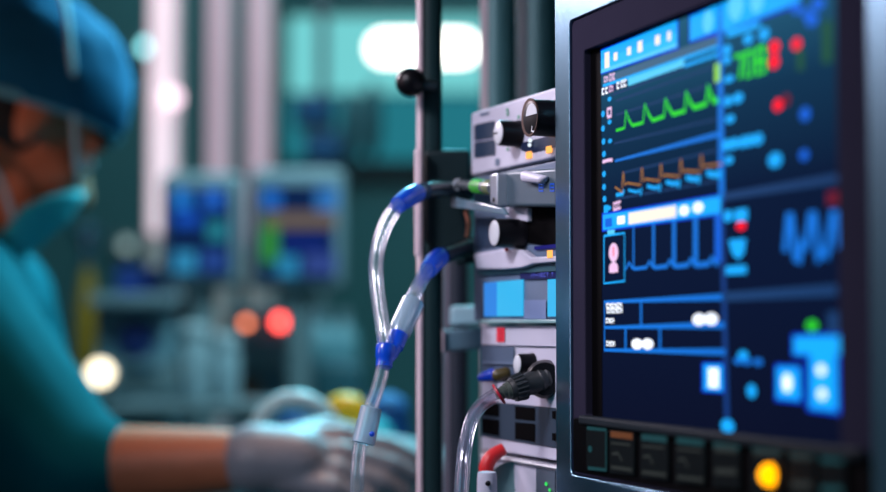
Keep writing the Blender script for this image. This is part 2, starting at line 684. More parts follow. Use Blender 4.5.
# --- orange and blue trace
op = [(615, 187), (623, 193), (622, 186), (623.3, 172)]
x = [623.3, 642, 661, 681, 701.6]
yy = [172, 168, 164, 159.5, 155]
for i in range(5):
    op += [(x[i], yy[i]), (x[i] + 1.2, yy[i] + 13), (x[i] + 4, yy[i] + 11)]
    if i < 4:
        op += [(x[i + 1] - 1.5, yy[i + 1] + 17), (x[i + 1] - .3, yy[i + 1])]
op += [(722, 164)]
on('orange_waveform', M.line(MB(), op, .0011, N3), 'orange')
m = MB()
for i in range(5):
    a, c = x[i] + 5, yy[i] + 20
    M.line(m, [(a, c - 2), (a + 4, c - 1), (a + 8, c), (a + 11, c - 1.5), (a + 12.5, c + 3), (a + 13.5, c - 4)], .0015 + .0004 * i, N3)
M.line(m, [(616, 195), (623, 194), (624, 190)], .002, N3)
on('blue_waveform', m, 'cyan')
# --- blue bar
on('alarm_bar', M.flat(MB(), [(603, 215), (721, 196), (721, 213), (603, 230)], N1), 'cyan')
on('alarm_square', M.flat(MB(), [(605, 219), (612, 217.5), (612, 226.5), (605, 227.5)], N2), 'blue')
m = M.bar(MB(), 621, 220, .010, .0045, N2)
for a, c in ((684, 210.5), (698, 207.5)):
    M.dot(m, a, c, .0055, .0027, N2)
on('alarm_dot', m, 'white')
on('alarm_text_field', M.flat(MB(), [(628.5, 213), (676, 205.3), (676, 217), (628.5, 224.5)], N2), 'cream')
# --- boxed figure
on('figure_label', M.bar(MB(), 611, 232, .010, .0026, N3), 'bright')
on('figure_frame', M.line(MB(), [(604, 236), (624.5, 233), (624.5, 281), (604, 283.5), (604, 236)], .0014, N2), 'cyan')
m = M.dot(MB(), 613.5, 252.5, .0066, .0056, N3)
M.dot(m, 613.5, 267.5, .0062, .0032, N3)
M.bar(m, 613.5, 270, .0122, .003, N3)
on('figure_digit', m, 'pink')
on('figure_stroke', M.line(MB(), [(613.3, 247), (613.5, 256)], .0012, N3 + .0002), 'red')
# --- pulse trace
m = MB()
for i, a in enumerate((633.5, 653.5, 674, 695.5)):
    M.line(m, [(a, 226.5 - i * 3), (a, 268 - i * 1.3)], .0018 + .0011 * i, N2)
bp = [(625, 269)]
for i, a in enumerate((630, 650.5, 671, 692, 713)):
    c = 268.5 - i * 1.2
    bp += [(a - 4, c), (a - 1, c - 6), (a + 2, c - 1), (a + 5, c + .3)]
M.line(m, bp, .0016, N2, .003)
on('pulse_waveform', m, 'line')
on('pulse_bar', M.flat(MB(), [(715, 214), (721, 213), (721, 262), (715, 263)], N2), 'blue')
# --- tables
m = MB()
M.line(m, [(604, 302), (722, 297)], .0017, N2, .0030)
M.line(m, [(604, 327.5), (724, 325)], .0017, N2, .0032)
M.line(m, [(604, 350), (725, 352)], .0017, N2, .0030)
for a, c, d_ in ((641, 300, 326), (625.5, 327, 350), (660, 326, 350.5)):
    M.line(m, [(a, c), (a, d_)], .0022, N2)
M.line(m, [(604.5, 302), (604.5, 350)], .0012, N2)
on('table_rule', m, 'line')
on('table_rule_faint', M.line(MB(), [(722, 297), (837, 290)], .005, N1), 'dim')
m = MB()
for a, c, w in ((614, 305.5, .022), (614.5, 310.5, .022), (610, 320.5, .012), (610.5, 343.5, .012)):
    part('text_line', M.glyphs(MB(), a, c, w, .0030, N3, 6 if w > .015 else 4), G['white'], scr, smooth=False)
for a, c in ((699, 319.5), (711, 319), (637, 344), (647.5, 344)):
    M.dot(m, a, c, .0072, .0030, N3)
on('table_text', m, 'white')
# --- divider
on('pane_divider', M.line(MB(), [(719.5, -2), (721.7, 200)], .0058, N1), 'line')
on('pane_divider', M.line(MB(), [(721.7, 200), (727, 424)], .0050, N1), 'mid')
m = M.dot(MB(), 727.5, 426, .007, .0035, N3)
on('divider_handle', m, 'cyan')
# --- right pane
m = M.flat(MB(), [(727, 31), (760, 21), (760, 27), (727, 38)], N2)
for a, c, w, h in ((727, 50, .009, .005), (727, 60, .008, .004), (748, 39, .010, .005), (764, 34, .010, .006), (729, 79, .011, .0035), (728, 101, .009, .005), (738, 98, .011, .005), (730, 119, .010, .004), (729, 160, .009, .004)):
    M.dot(m, a, c, w / 2 * 1.0, h / 2 * 1.1, N3, 10)
for a, c in ((727, 145), (734, 143.5), (743, 142), (750, 140.5), (758, 139)):
    M.dot(m, a, c, .0050, .0030, N2, 10)
M.dot(m, 775, 160, .0065, .0036, N3)
on('parameter_text', m, 'cyan')
m = MB()
for a, c, w, h in ((797, 8, .010, .005), (812, 20, .011, .005), (818, 4, .012, .005), (807, 14, .009, .004), (805, 114, .009, .0055), (804, 155, .008, .0045)):
    M.dot(m, a, c, w / 2, h / 2 * 1.2, N3, 12)
on('parameter_mark', m, 'blue')
m = MB()
M.line(m, [(734.5, 57), (743, 54), (739.5, 79)], .0026, N3)
M.line(m, [(745, 53), (752, 51), (752, 75), (746, 77), (745, 53)], .0025, N3)
M.line(m, [(756, 50), (764, 47), (765, 71), (757, 74), (756, 50)], .0030, N3)
M.line(m, [(757, 62), (764, 60)], .0030, N3)
on('heart_rate_readout', m, 'green')
m = MB()
M.dot(m, 774.5, 47, .0048, .0032, N3)
M.dot(m, 774, 62, .0048, .0032, N3)
M.line(m, [(775, 45), (774.5, 63)], .0034, N3)
M.dot(m, 796.5, 44, .0042, .0028, N3)
M.dot(m, 778, 105, .0044, .0029, N3)
on('alarm_digit', m, 'red')
m = M.dot(MB(), 786, 100, .004, .003, N3)
M.bar(m, 833, 198, .010, .006, N3)
on('alarm_mark', m, 'dred')
on('alarm_light', M.dot(MB(), 741, 226, .0048, .0021, N3), 'red')
m = M.flat(MB(), [(822, 22), (832, 19), (832, 62), (822, 64)], N2)
M.flat(m, [(797, 50), (804, 49), (804, 70), (797, 71)], N2)
on('faint_digit', m, 'dgreen')
m = MB()
M.bar(m, 741, 215, .013, .006, N3)
M.dot(m, 728, 216, .005, .003, N3)
M.flat(m, [(728.5, 240), (746, 238.5), (744, 253), (738.5, 260), (732, 253.5)], N3)
M.bar(m, 736, 270, .021, .0042, N3)
on('status_symbol', m, 'cyan')
m = MB()
wv = [(785, 252), (788.5, 214), (791, 214), (796, 260), (799, 262), (802, 240), (805, 250), (811, 213), (814, 213), (819, 262), (823, 250), (826, 258), (833, 212), (836, 212), (839, 248)]
M.line(m, wv, .0048, N2)
on('respiration_waveform', m, 'line')
on('ready_light', M.dot(MB(), 812, 325.5, .0048, .0024, N3), 'green')
m = M.flat(MB(), [(794, 337), (841, 336), (841, 355), (794, 354)], N2)
M.flat(m, [(810, 354), (836, 354), (837, 411), (810, 408)], N2)
M.flat(m, [(777, 367), (799, 368), (800, 400), (777, 398)], N2)
M.flat(m, [(704, 364.5), (722, 365), (722.5, 391), (704, 390)], N2)
M.dot(m, 743, 355, .0052, .0022, N3)
M.dot(m, 751.5, 391, .0046, .0034, N3)
on('menu_tile', m, 'cyan')
m = MB()
for a, c in ((738, 361), (747, 361.5), (758, 362)):
    M.dot(m, a, c, .0045, .0018, N3, 10)
on('menu_dot', m, 'line')
m = M.bar(MB(), 713.5, 378, .0105, .0098, N3)
M.dot(m, 787, 383, .0040, .0042, N3)
M.dot(m, 821, 370, .0034, .0024, N3)
M.dot(m, 822, 394, .0034, .0024, N3)
on('menu_symbol', m, 'white')
on('menu_mark', M.bar(MB(), 833, 323, .009, .010, N2), 'dim')

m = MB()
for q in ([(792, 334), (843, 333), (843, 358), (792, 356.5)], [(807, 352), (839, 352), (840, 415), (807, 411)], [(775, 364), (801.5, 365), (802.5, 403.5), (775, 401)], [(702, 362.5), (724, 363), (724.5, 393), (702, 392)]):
    on('menu_tile_halo', M.flat(MB(), q, N1 - .0001), 'deep')  # blue halo around the bright tiles, put in as wider glowing quads
for q, nm in (([(600.5, 49), (678.5, 18), (678.5, 49), (600.5, 75)], 'header_halo'), ([(689, 15.5), (797, -33), (800, 5), (722, 34), (689, 43)], 'header_halo'), ([(602, 213), (722, 194), (722, 215), (602, 232)], 'alarm_bar_halo')):
    on(nm, M.flat(MB(), q, N1 - .0001), 'deep')  # same painted halo behind the header and alarm bar

# keys on the lower fascia
KEY = mat('dark_key_cap', (0.006, 0.009, 0.010), 0.5, spec=.02)
KEYT = glow('dim_teal_print', (0.02, 0.10, 0.12), 0.5)
KEYO = glow('dim_orange_print', (0.35, 0.12, 0.05), 0.35)
KEYG = glow('dim_grey_print', (0.07, 0.085, 0.085), 0.35)
keys = [(586, 607, 427, 469), (609, 634, 430, 473), (640, 668, 433, 478), (675, 705, 436, 483), (712, 740, 440, 487), (751, 783, 443, 494), (788, 815, 447, 500), (818, 846, 450, 505)]
for i, (x0, x1, y0, y1) in enumerate(keys):
    sl = 3.2
    q = [(x0, y0), (x1, y0 + sl), (x1, y1 + sl), (x0, y1)]
    k = part('key', M.slab(MB(), q, 0.002, 0.0048), KEY, mon, bevel=0.0006)
    m = MB()
    nn = 0.0050
    if i == 0:
        M.line(m, [(x0 + 1, y0 + 1), (x1 - 1, y0 + 3), (x1 - 1, y1 + 1), (x0 + 2, y1 - 1)], .0022, nn)
        M.dot(m, x0 + 4, y0 + 22, .003, .002, nn)
    elif i in (1, 2, 3):
        M.line(m, [(x0 + 2, y0 + 13), (x1 - 4, y0 + 15)], .0012, nn)
        M.line(m, [(x0 + 3, y0 + 24), (x0 + 9, y0 + 23), (x0 + 13, y0 + 31)], .0016, nn)
        M.line(m, [(x0 + 2, y1 - 6), (x1 - 2, y1 - 3)], .002, nn)
    else:
        M.line(m, [(x0 + 3, y0 + 8), (x1 - 4, y0 + 9)], .004, nn)
        M.line(m, [(x0 + 3, y1 - 16), (x1 - 4, y1 - 15)], .003, nn)
    part('print', m, KEYT if i in (0, 7) else KEYG, k, smooth=False)
    if i:
        m = M.line(MB(), [(x0 + 1.5, y0 + 4), (x1 - 1.5, y0 + 6.5)], .0035, nn)
        part('key_stripe', m, KEYO if i == 1 else KEYT, k, smooth=False)
cl = M.at(770, 475, 0.0055)
part('warning_lamp', MB().ell(cl, .0056), glow('amber_lamp', (1.0, 0.36, 0.0), 2.6), mon, label='amber lamp glowing on the key row')

# ------------------------------------------------------------------ stacked modules beside the monitor
RX = V((0.3714, -0.9285, 0))
R = Plane(P(556, 330, 1.085), RX)
RD = 0.11  # housing depth


def rslab(px, n0, n1):
    return R.slab(MB(), px, n0, n1)


def ru(x, y):
    p = R.at(x, y) - R.O
    return p.dot(R.X), p.dot(R.Z)


def rw(u, w, n=0.0):
    return R.O + R.X * u + R.Z * w + R.N * n


def housing(xl, y0l, y1l, n0=-RD, n1=0.0, ur=0.012):
    """upright box whose left edge is seen at xl between y0l and y1l, running right behind the monitor"""
    u0, w1 = ru(xl, y0l)
    _, w0 = ru(xl, y1l)
    pts = [(u0, w1), (ur, w1), (ur, w0), (u0, w0)]
    return MB().hexa([rw(u, w, n1) for u, w in pts], [rw(u, w, n0) for u, w in pts])


def knob(parent, x, y, r, L, n0=0.0, capm=CAPW, body=BLACK, cap_r=0.85, pointer=True):
    c = R.at(x, y, n0 + L)
    a = c - R.N * L
    k = part('knob', MB().lathe(a, c, [(0, r * 1.06), (.12, r * 1.06), (.2, r), (.9, r * .97), (1, r * .9)], 32), body, parent)
    part('knob_cap', MB().lathe(c - R.N * .0002, c + R.N * .0008, [(0, r * cap_r), (.6, r * cap_r), (1, r * cap_r * .9)], 32), capm, k)
    if pointer:
        m = MB().hexa([c + R.N * .0012 + R.Z * z + R.X * q for z, q in ((-.0005, -r * .8), (.0005, -r * .8), (.0005, 0), (-.0005, 0))],
                      [c + R.N * .0006 + R.Z * z + R.X * q for z, q in ((-.0005, -r * .8), (.0005, -r * .8), (.0005, 0), (-.0005, 0))])
        part('pointer', m, BLACK, k)
    return k


def base_of(mb):
    lo = min(p.z for p in mb.v)
    c = sum(mb.v, V()) / len(mb.v)
    return V((c.x, c.y, lo))


# --- top module
h1 = housing(471, 113, 175.5)
t1 = thing('gas_flow_module', base_of(h1), 'topmost pale module with two black rotary knobs beside the steel pole', 'medical module')
part('housing', h1, LAV, t1, bevel=0.0015)
part('display_window', R.flat(MB(), [(474, 125), (495, 120.5), (495, 138), (474, 141)], .0006), DKBLUE, t1, smooth=False)
part('display_window', R.flat(MB(), [(474, 142.5), (495, 139.5), (495, 155), (474, 158)], .0006), DKBLUE, t1, smooth=False)
part('face_print', R.flat(MB(), [(480, 114), (489, 111.5), (489, 114), (480, 116.5)], .0006), SLATE, t1, smooth=False)
part('face_print', R.flat(MB(), [(495, 159), (499, 158), (499, 165), (495, 166)], .0006), SLATE, t1, smooth=False)
for a, c in ((507, 110), (507.5, 114), (518.5, 117), (507.5, 149)):
    part('scale_mark', R.dot(MB(), a, c, .0016, .0013, .0007, 10), mat('green_print', (0.02, 0.30, 0.16), 0.5), t1, smooth=False)
knob(t1, 498.5, 133, .0088, .0150)
k = knob(t1, 531, 117.5, .0118, .022, capm=BLACK, cap_r=.95, pointer=False)
c = R.at(531, 117.5, .0232)
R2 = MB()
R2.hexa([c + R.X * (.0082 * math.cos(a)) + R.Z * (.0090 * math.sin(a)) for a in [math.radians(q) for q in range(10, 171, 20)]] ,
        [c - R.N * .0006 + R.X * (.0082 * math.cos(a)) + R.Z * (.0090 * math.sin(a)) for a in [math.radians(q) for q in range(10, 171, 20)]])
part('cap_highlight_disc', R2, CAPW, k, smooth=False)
R.line(R2 := MB(), [(532, 126), (531.5, 131), (534, 131.5)], .0012, .0236)
part('cap_print', R2, CAPW, k, smooth=False)
part('ring', MB().lathe(R.at(531, 117.5, .0215), R.at(531, 117.5, .0215) + R.N * .0012, [(0, .0122), (1, .0122)], 32), mat('copper_ring', (0.07, 0.03, 0.02), 0.4, 0.4), k)
part('dark_recess', R.flat(MB(), [(521, 143), (556, 134), (556, 147), (530, 153), (521, 150)], .0007), mat('navy_recess', (0.01, 0.02, 0.06), 0.4), t1, smooth=False)
m = MB().ell(R.at(530, 140.5, .003), .0014)
m.ell(R.at(529.5, 145, .003), .0012)
part('status_light', m, glow('white_led', (0.8, 0.9, 1), 1.2), t1)
for a, c in ((528, 155), (548, 149.5)):
    part('orange_lamp', rslab([(a - 2.3, c - 3), (a + 2.8, c - 4), (a + 2.8, c + 3), (a - 2.3, c + 4)], 0, .0012), ORANGE, t1, bevel=.0003)

# --- second module with lcd windows
h2 = housing(473, 178, 320.5, -RD, -0.0005)
t2 = thing('display_module', base_of(h2), 'slate blue module with two glowing cyan screens, second from the top of the stack', 'medical module')
part('housing', h2, SLATE, t2, bevel=0.0012)
part('dark_recess', R.flat(MB(), [(526, 206), (556, 207), (556, 247), (526, 243)], .0004), BEZI, t2, smooth=False)
part('dark_inset', R.flat(MB(), [(475, 219), (495, 217), (495, 247), (475, 249)], .0004), DKBLUE, t2, smooth=False)
knob(t2, 494.5, 233, .0098, .020, n0=0.0005, pointer=False)
k_ = R.at(520, 219, .002)
part('pale_bracket', rslab([(505, 207), (527, 208), (527, 222), (505, 218)], 0, .004), LAV, t2, bevel=.001)
lip = [(473, 254), (500, 249), (521, 250), (530, 257), (556, 256), (556, 262), (532, 264), (521, 268), (500, 269.5), (476, 269)]
part('pale_lip', rslab(lip, 0, .006), LAV, t2, bevel=.0012)
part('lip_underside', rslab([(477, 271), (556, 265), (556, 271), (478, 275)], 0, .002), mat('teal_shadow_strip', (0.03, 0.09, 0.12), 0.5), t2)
part('violet_light_bar', R.flat(MB(), [(534, 246.5), (556, 244), (556, 248), (534, 250)], .0012), glow('violet_bar', (0.03, 0.03, 0.35), .5), t2, smooth=False)
part('orange_lamp', rslab([(547, 250.5), (551.5, 250), (551.5, 257.5), (547, 258)], 0.006, .0068), ORANGE, t2)
part('red_mark', MB().ell(R.at(506.5, 249.5, .0075), .0013), RED, t2)
strip = part('name_strip', R.flat(MB(), [(520, 272), (556, 270), (556, 278.5), (520, 279.5)], .0010), mat('dark_navy_strip', (0.012, 0.016, 0.09), 0.5, spec=.1), t2, smooth=False)
# faint blue lettering on the strip
LET = {'I': [[(0, 0), (0, 1)]], 'N': [[(0, 0), (0, 1), (1, 0), (1, 1)]], 'E': [[(1, 0), (0, 0), (0, 1), (1, 1)], [(0, .5), (.8, .5)]],
       'C': [[(1, 0), (0, 0), (0, 1), (1, 1)]], 'T': [[(.5, 0), (.5, 1)], [(0, 1), (1, 1)]], '-': [[(0, .5), (1, .5)]]}
m = MB()
px_ = 531.0
for ch in 'IN-NECT T':
    if ch in LET:
        wd = 0.6 if ch == 'I' else 1.9
        for st in LET[ch]:
            R.line(m, [(px_ + q[0] * wd, 276.9 - (px_ - 531) * .03 - q[1] * 3.4) for q in st], .0005, .0013)
        px_ += wd + 0.9
    else:
        px_ += 2.0
part('lettering', m, glow('faint_blue_letters', (0.10, 0.12, 0.60), 1.2), strip, smooth=False)
for q in ([(484, 283), (522, 279.5), (522, 316), (484, 316.5)], [(547.5, 279.5), (556.5, 279), (556.5, 316.5), (547.5, 316.5)]):
    lc = part('lcd_window', rslab(q, 0, .0012), CYANLCD, t2, smooth=False)
part('lcd_shade', R.flat(MB(), [(484, 283), (497, 282), (497, 316), (484, 316.5)], .0015), mat('blue_lcd', (0.02, 0.02, 0.02), 0.3, em=(0.02, 0.27, 0.9), es=0.85), lc, smooth=False)
part('mid_panel', R.flat(MB(), [(524, 300), (546, 300), (546, 319), (524, 319)], .0006), mat('periwinkle_panel', (0.16, 0.22, 0.40), 0.5), t2, smooth=False)
part('base_rail', rslab([(480, 319.5), (556, 319.5), (556, 323.5), (480, 323.5)], -.01, .005), mat('pale_teal_rail', (0.20, 0.36, 0.38), 0.4), t2, bevel=.0008)

# --- third module with the big connector
h3 = housing(481, 326, 448.5)
t3 = thing('infusion_module', base_of(h3), 'pale module holding the black ribbed tube connector under the cyan screens', 'medical module')
part('housing', h3, LAV, t3, bevel=0.0012)
part('red_tag', R.flat(MB(), [(496.5, 327.5), (504.5, 327.5), (504.5, 342), (496.5, 342)], .0008), mat('red_label', (0.75, 0.02, 0.05), 0.5), t3, smooth=False)
m = R.line(MB(), [(499, 331), (502, 331), (499.5, 334.5), (502, 334.5), (502, 338.5), (499, 338.5)], .0006, .0011)
part('tag_print', m, mat('dark_red_print', (0.25, 0.01, 0.02), 0.5), t3, smooth=False)
part('seam', R.line(MB(), [(481, 345), (556, 347)], .0008, .0008), DKBLUE, t3, smooth=False)
part('recess_window', R.flat(MB(), [(481, 346), (514, 347), (514, 382), (481, 381)], .0010), mat('steel_blue_recess', (0.07, 0.11, 0.18), 0.5), t3, smooth=False)
part('recess_shelf', rslab([(482, 362), (514, 363), (514, 364.5), (482, 363.5)], .001, .003), SLATE, t3)
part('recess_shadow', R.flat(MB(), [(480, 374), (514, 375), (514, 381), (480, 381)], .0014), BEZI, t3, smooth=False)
part('blue_knob', MB().cap_(R.at(481, 377.5, .010), R.at(492, 374.5, .004), .0026, .0042), BLUEP, t3)
part('brown_knob', MB().cap_(R.at(498, 375, .008), R.at(506, 373, .003), .0042, .004), mat('brown_plastic', (0.06, 0.045, 0.012), 0.4), t3)
knob(t3, 517.5, 364, .0068, .011, pointer=False)
part('vent_panel', R.flat(MB(), [(481, 400.5), (556, 408), (556, 448), (481, 436)], .0007), mat('blue_grey_vent', (0.025, 0.045, 0.075), 0.45), t3, smooth=False)
for q in ([(482, 402), (499, 404), (499, 417), (482, 415)], [(515, 406), (535, 408), (535, 421), (515, 419)], [(482, 418), (499, 420), (499, 436), (482, 433)], [(515, 422), (535, 424), (535, 442), (515, 439)], [(552, 411), (556, 411), (556, 419), (552, 418.5)], [(552, 433), (556, 433.5), (556, 441), (552, 440)]):
    part('vent_slot', R.flat(MB(), q, .0010), BEZI, t3, smooth=False)
# big connector
fl = R.at(547, 378, 0.002)
tip = R.at(498, 394, 0.036)
ax = (tip - fl)
LA = ax.length
axn = ax.normalized()
part('socket_flange', MB().lathe(R.at(545, 379, 0.0), R.at(545, 379, 0.006), [(0, .0125), (.6, .0125), (1, .0105)], 32), BLACK, t3)
m = MB().lathe(fl, fl + axn * LA * .50, [(0, .0080), (.1, .0085), (.16, .0079), (.35, .0084), (.42, .0076), (.7, .0078), (.78, .0072), (1, .0074)], 32)
cn = part('connector_body', m, RUBBER, t3, label='black ribbed connector body')
m = MB().lathe(fl + axn * LA * .46, fl + axn * LA * .78, [(0, .0072), (.05, .0085), (.7, .0077), (.95, .0064), (1, .0052)], 32)
e1 = axn.orthogonal().normalized()
e2 = axn.cross(e1)
for k in range(18):
    a = 2 * PI * k / 18
    d_ = e1 * math.cos(a) + e2 * math.sin(a)
    m.cyl(fl + axn * LA * .48 + d_ * .0083, fl + axn * LA * .69 + d_ * .0076, .0009, 8)
part('grip_collar', m, RUBBER, cn)
part('nozzle', MB().lathe(fl + axn * LA * .77, fl + axn * LA * 1.02, [(0, .0058), (.3, .0052), (.32, .0042), (.6, .0042), (.62, .0036), (1, .0034)], 24), mat('olive_grey_plastic', (0.06, 0.075, 0.065), 0.4), cn)
rr = fl + axn * LA * .97
rn = (ray(491, 398.5) - ray(505, 389.5)).normalized()
rr = rr + rn * .0005
part('red_ring', MB().lathe(rr - rn * .0009, rr + rn * .0009, [(0, .0066), (.2, .0072), (.8, .0072), (1, .0066)], 28), mat('dark_red_ring', (0.42, 0.008, 0.03), 0.4), cn)

# --- bottom module
h4 = housing(479.5, 454, 560)
t4 = thing('suction_module', base_of(h4), 'lowest module in the stack with a curved red lever and green lights', 'medical module')
part('housing', h4, LAV, t4, bevel=0.0016)
part('top_edge', rslab([(479.5, 453.5), (556, 467), (556, 469.5), (479.5, 456)], -.02, .0035), mat('edge_highlight', (0.75, 0.75, 0.80), 0.4), t4, bevel=.0006)  # edge made whiter than the housing to carry its highlight
lv = [R.at(486, 476, .020), R.at(486.5, 467, .020), R.at(489.5, 459.5, .018), R.at(495, 454, .014), R.at(504, 448.5, .008)]
part('red_lever', MB().tube(lv, [.0047, .0050, .0050, .0047, .0040], 20), RED, t4, label='curved red lever')
part('lever_socket', MB().lathe(P(487, 472, 1.10), P(487, 505, 1.10), [(0, .0058), (.12, .0064), (.6, .0066), (1, .0066)], 28), LAV, t4)
part('socket_hole', MB().ell(P(488, 483.5, 1.092), (.0018, .0010, .0018)), BLACK, t4)
part('round_shadow', MB().lathe(R.at(513, 489, -.001), R.at(513, 489, .0012), [(0, .0185), (1, .0180)], 40), mat('grey_teal_shadow', (0.10, 0.20, 0.22), 0.5), t4)  # teal disc stands in for the round shadow on the face
part('side_panel', R.flat(MB(), [(536, 467.5), (555, 471), (555, 505), (536, 503)], .0012), mat('dusk_panel', (0.07, 0.10, 0.14), 0.5), t4, smooth=False)
m = R.dot(MB(), 546, 484, .0022, .0013, .002, 10)
R.dot(m, 549.5, 490, .0018, .0011, .002, 10)
for i_ in (0, 1):
    part('green_light', MB().add(m.v[10 * i_:10 * i_ + 10], [tuple(range(10))]), GREENL, t4, smooth=False)

# cart under the stack
cb = rw(-0.05, 0, -0.055)
shelf_z = base_of(h4).z
cart = thing('equipment_cart', V((cb.x, cb.y, 0)), 'grey steel cart standing under the stack of modules', 'cart')
ang = math.atan2(RX.y, RX.x)
part('shelf', MB().box((cb.x, cb.y, shelf_z - .011), (.17, .12, .02), ang), DSTEEL, cart, bevel=.003)
part('lower_shelf', MB().box((cb.x, cb.y, .3), (.17, .12, .02), ang), DSTEEL, cart, bevel=.003)
for sx_ in (-1, 1):
    for sy_ in (-1, 1):
        q = cb + RX * (.075 * sx_) + R.N * (.05 * sy_)
        lg = part('leg', MB().cyl((q.x, q.y, .05), (q.x, q.y, shelf_z - .02), .008), DSTEEL, cart)
        part('caster', MB().cyl((q.x - .008, q.y, .026), (q.x + .008, q.y, .026), .026), BLACK, lg)

# --- sensor block held on the modules
blk = MB()
R.slab(blk, [(498, 172), (556, 168), (556, 207), (498, 206.5)], .001, .013)
sb = thing('sensor_connector', R.at(500, 206, .006), 'grey blue sensor plug with green ringed tip plugged into the module stack', 'connector')
part('plug_body', blk, GREYBLUE, sb, bevel=.0022)
part('shoulder', R.slab(MB(), [(519, 170), (542, 176), (538, 184), (519, 182)], .012, .019), LAV, sb, bevel=.003)
part('end_collar', R.slab(MB(), [(489.5, 175), (497, 172.5), (497, 206), (490, 203)], .004, .020), mat('silver_collar', (0.55, 0.60, 0.68), 0.3, 0.7), sb, bevel=.0012)
m = R.dot(MB(), 493.5, 200, .0022, .0016, .0204, 12)
part('collar_hole', m, BLACK, sb, smooth=False)
pa, pb = R.at(494, 187.5, .014), R.at(458.5, 184.5, .014)
part('plug_tip', MB().lathe(pa, pb, [(0, .0048), (.55, .0046), (.6, .0040), (.97, .0040), (1, .0034)], 24), clear('smoky_clear', (0.55, 0.60, 0.62), amt=1.2, body=(0.22, 0.26, 0.30), bodyamt=0.6), sb)
for t in (.30, .39, .48, .06, .14):
    c = pa + (pb - pa) * t
    d_ = (pb - pa).normalized()
    part('green_ring' if t > .2 else 'olive_ring', MB().lathe(c - d_ * .0011, c + d_ * .0011, [(0, .0051), (1, .0051)], 24), mat('bright_green_ring', (0.06, 0.62, 0.02), 0.4) if t > .2 else mat('olive_ring', (0.20, 0.24, 0.07), 0.4), sb)
part('tip_end', MB().lathe(pb, pb + (pb - pa).normalized() * .0018, [(0, .0044), (1, .0040)], 24), CAPW, sb)
m = MB()
for x0 in (539, 550):
    c0 = .0134
    R.line(m, [(x0, 184), (x0 + 4, 184), (x0 + 4, 191), (x0, 191), (x0, 184)], .0012, c0)
    R.line(m, [(x0, 187.5), (x0 + 4, 187.5)], .0010, c0)
part('blue_print', m, mat('blue_print', (0.01, 0.06, 0.35), 0.4, em=(0.01, 0.1, 0.7), es=.35), sb, smooth=False)
part('guide_strip', R.slab(MB(), [(451.5, 196.5), (502, 208), (506, 215), (451, 207)], .015, .018), clear('pale_clear_plastic', (0.5, 0.66, 0.75), amt=1.0, body=(0.25, 0.42, 0.55), bodyamt=.55), sb, bevel=.0006)

# ------------------------------------------------------------------ poles
POLE = mat('pole_metal', (0.010, 0.030, 0.034), 0.5, 0.0, aniso=(8, 8, 1), spec=.15)
POLEL = mat('pale_highlight_and_cap', (0.80, 0.62, 0.68), 0.4)  # pole highlights put into colour; also the rail's end cap


def upright(px0, px1, d, z0=0.0, z1=2.3):
    a, c = P(px0, 246, d), P(px1, 246, d)
    return V(((a.x + c.x) / 2, (a.y + c.y) / 2, 0)), (c.x - a.x) / 2


pc, pr = upright(417, 441, 1.24)
t = thing('equipment_pole', pc, 'dark steel pole with pale painted highlight and black ball knob', 'pole')
part('pole_tube', MB().cyl(pc + V((.001, 0, .03)), pc + V((.001, 0, 2.3)), pr * .97), POLE, t)
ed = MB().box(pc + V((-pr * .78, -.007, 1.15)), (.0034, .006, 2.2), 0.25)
part('pole_highlight', ed, POLEL, t, bevel=.001)  # pale strip carries the pole's left highlight in its colour
part('base', MB().lathe(pc, pc + V((0, 0, .05)), [(0, .05), (.4, .05), (.8, .03), (1, .014)]), DSTEEL, t)
kb = P(410.5, 82, 1.225)
kn = part('ball_knob', MB().ell(kb, .0108), BLACK, t)
part('knob_stem', MB().cyl(kb, P(436, 86, 1.228), .0036), DSTEEL, kn)

# clamp round the pole
c0 = P(440, 204, 1.235)
cl = thing('pole_clamp', P(440, 258, 1.235), 'black clamp block gripping the pole behind the tubes', 'clamp')
cm_ = mat('clamp_black', (0.008, 0.020, 0.024), 0.5, spec=.15)
m = MB()
q = [(424, 150), (470, 150), (471, 200), (468, 258), (441, 258), (424, 240)]
m.hexa([P(x, y, 1.226) for x, y in q], [P(x, y, 1.275) for x, y in q])
part('block', m, cm_, cl, bevel=.003)
part('highlight_plate', MB().hexa([P(x, y, 1.213) for x, y in ((414.5, 149), (422, 149), (421, 256), (414.5, 256))], [P(x, y, 1.222) for x, y in ((414.5, 149), (422, 149), (421, 256), (414.5, 256))]), POLEL, cl, bevel=.0012)  # plate coloured as the brighter stretch of the pole highlight
part('copper_clip', MB().tube([P(466, 212, 1.222), P(469, 222, 1.218), P(468, 236, 1.222)], .002), mat('copper_clip', (0.5, 0.25, 0.16), 0.35, 0.6), cl)
part('lower_bracket', MB().hexa([P(x, y, 1.226) for x, y in ((455, 238), (476, 236), (478, 262), (455, 266))], [P(x, y, 1.24) for x, y in ((455, 238), (476, 236), (478, 262), (455, 266))]), cm_, cl, bevel=.003)

# second thinner pole to the right, behind
pc, pr = upright(443, 468, 1.40)
t = thing('support_pole', pc, 'slender dim pole standing just right of the clamped pole', 'pole')
part('pole_tube', MB().cyl(pc + V((0, 0, .03)), pc + V((0, 0, 1.39)), pr), mat('dusky_pole', (0.030, 0.035, 0.055), 0.5, 0.2), t)
part('dim_highlight', MB().box(pc + V((-pr * .7, -pr * .8, .70)), (.004, .004, 1.34)), mat('dusky_highlight', (0.20, 0.18, 0.24), 0.4), t, bevel=.001)  # left highlight of this pole, put in as a dim strip
part('base', MB().lathe(pc, pc + V((0, 0, .05)), [(0, .03), (.4, .03), (.8, .025), (1, .014)]), DSTEEL, t)
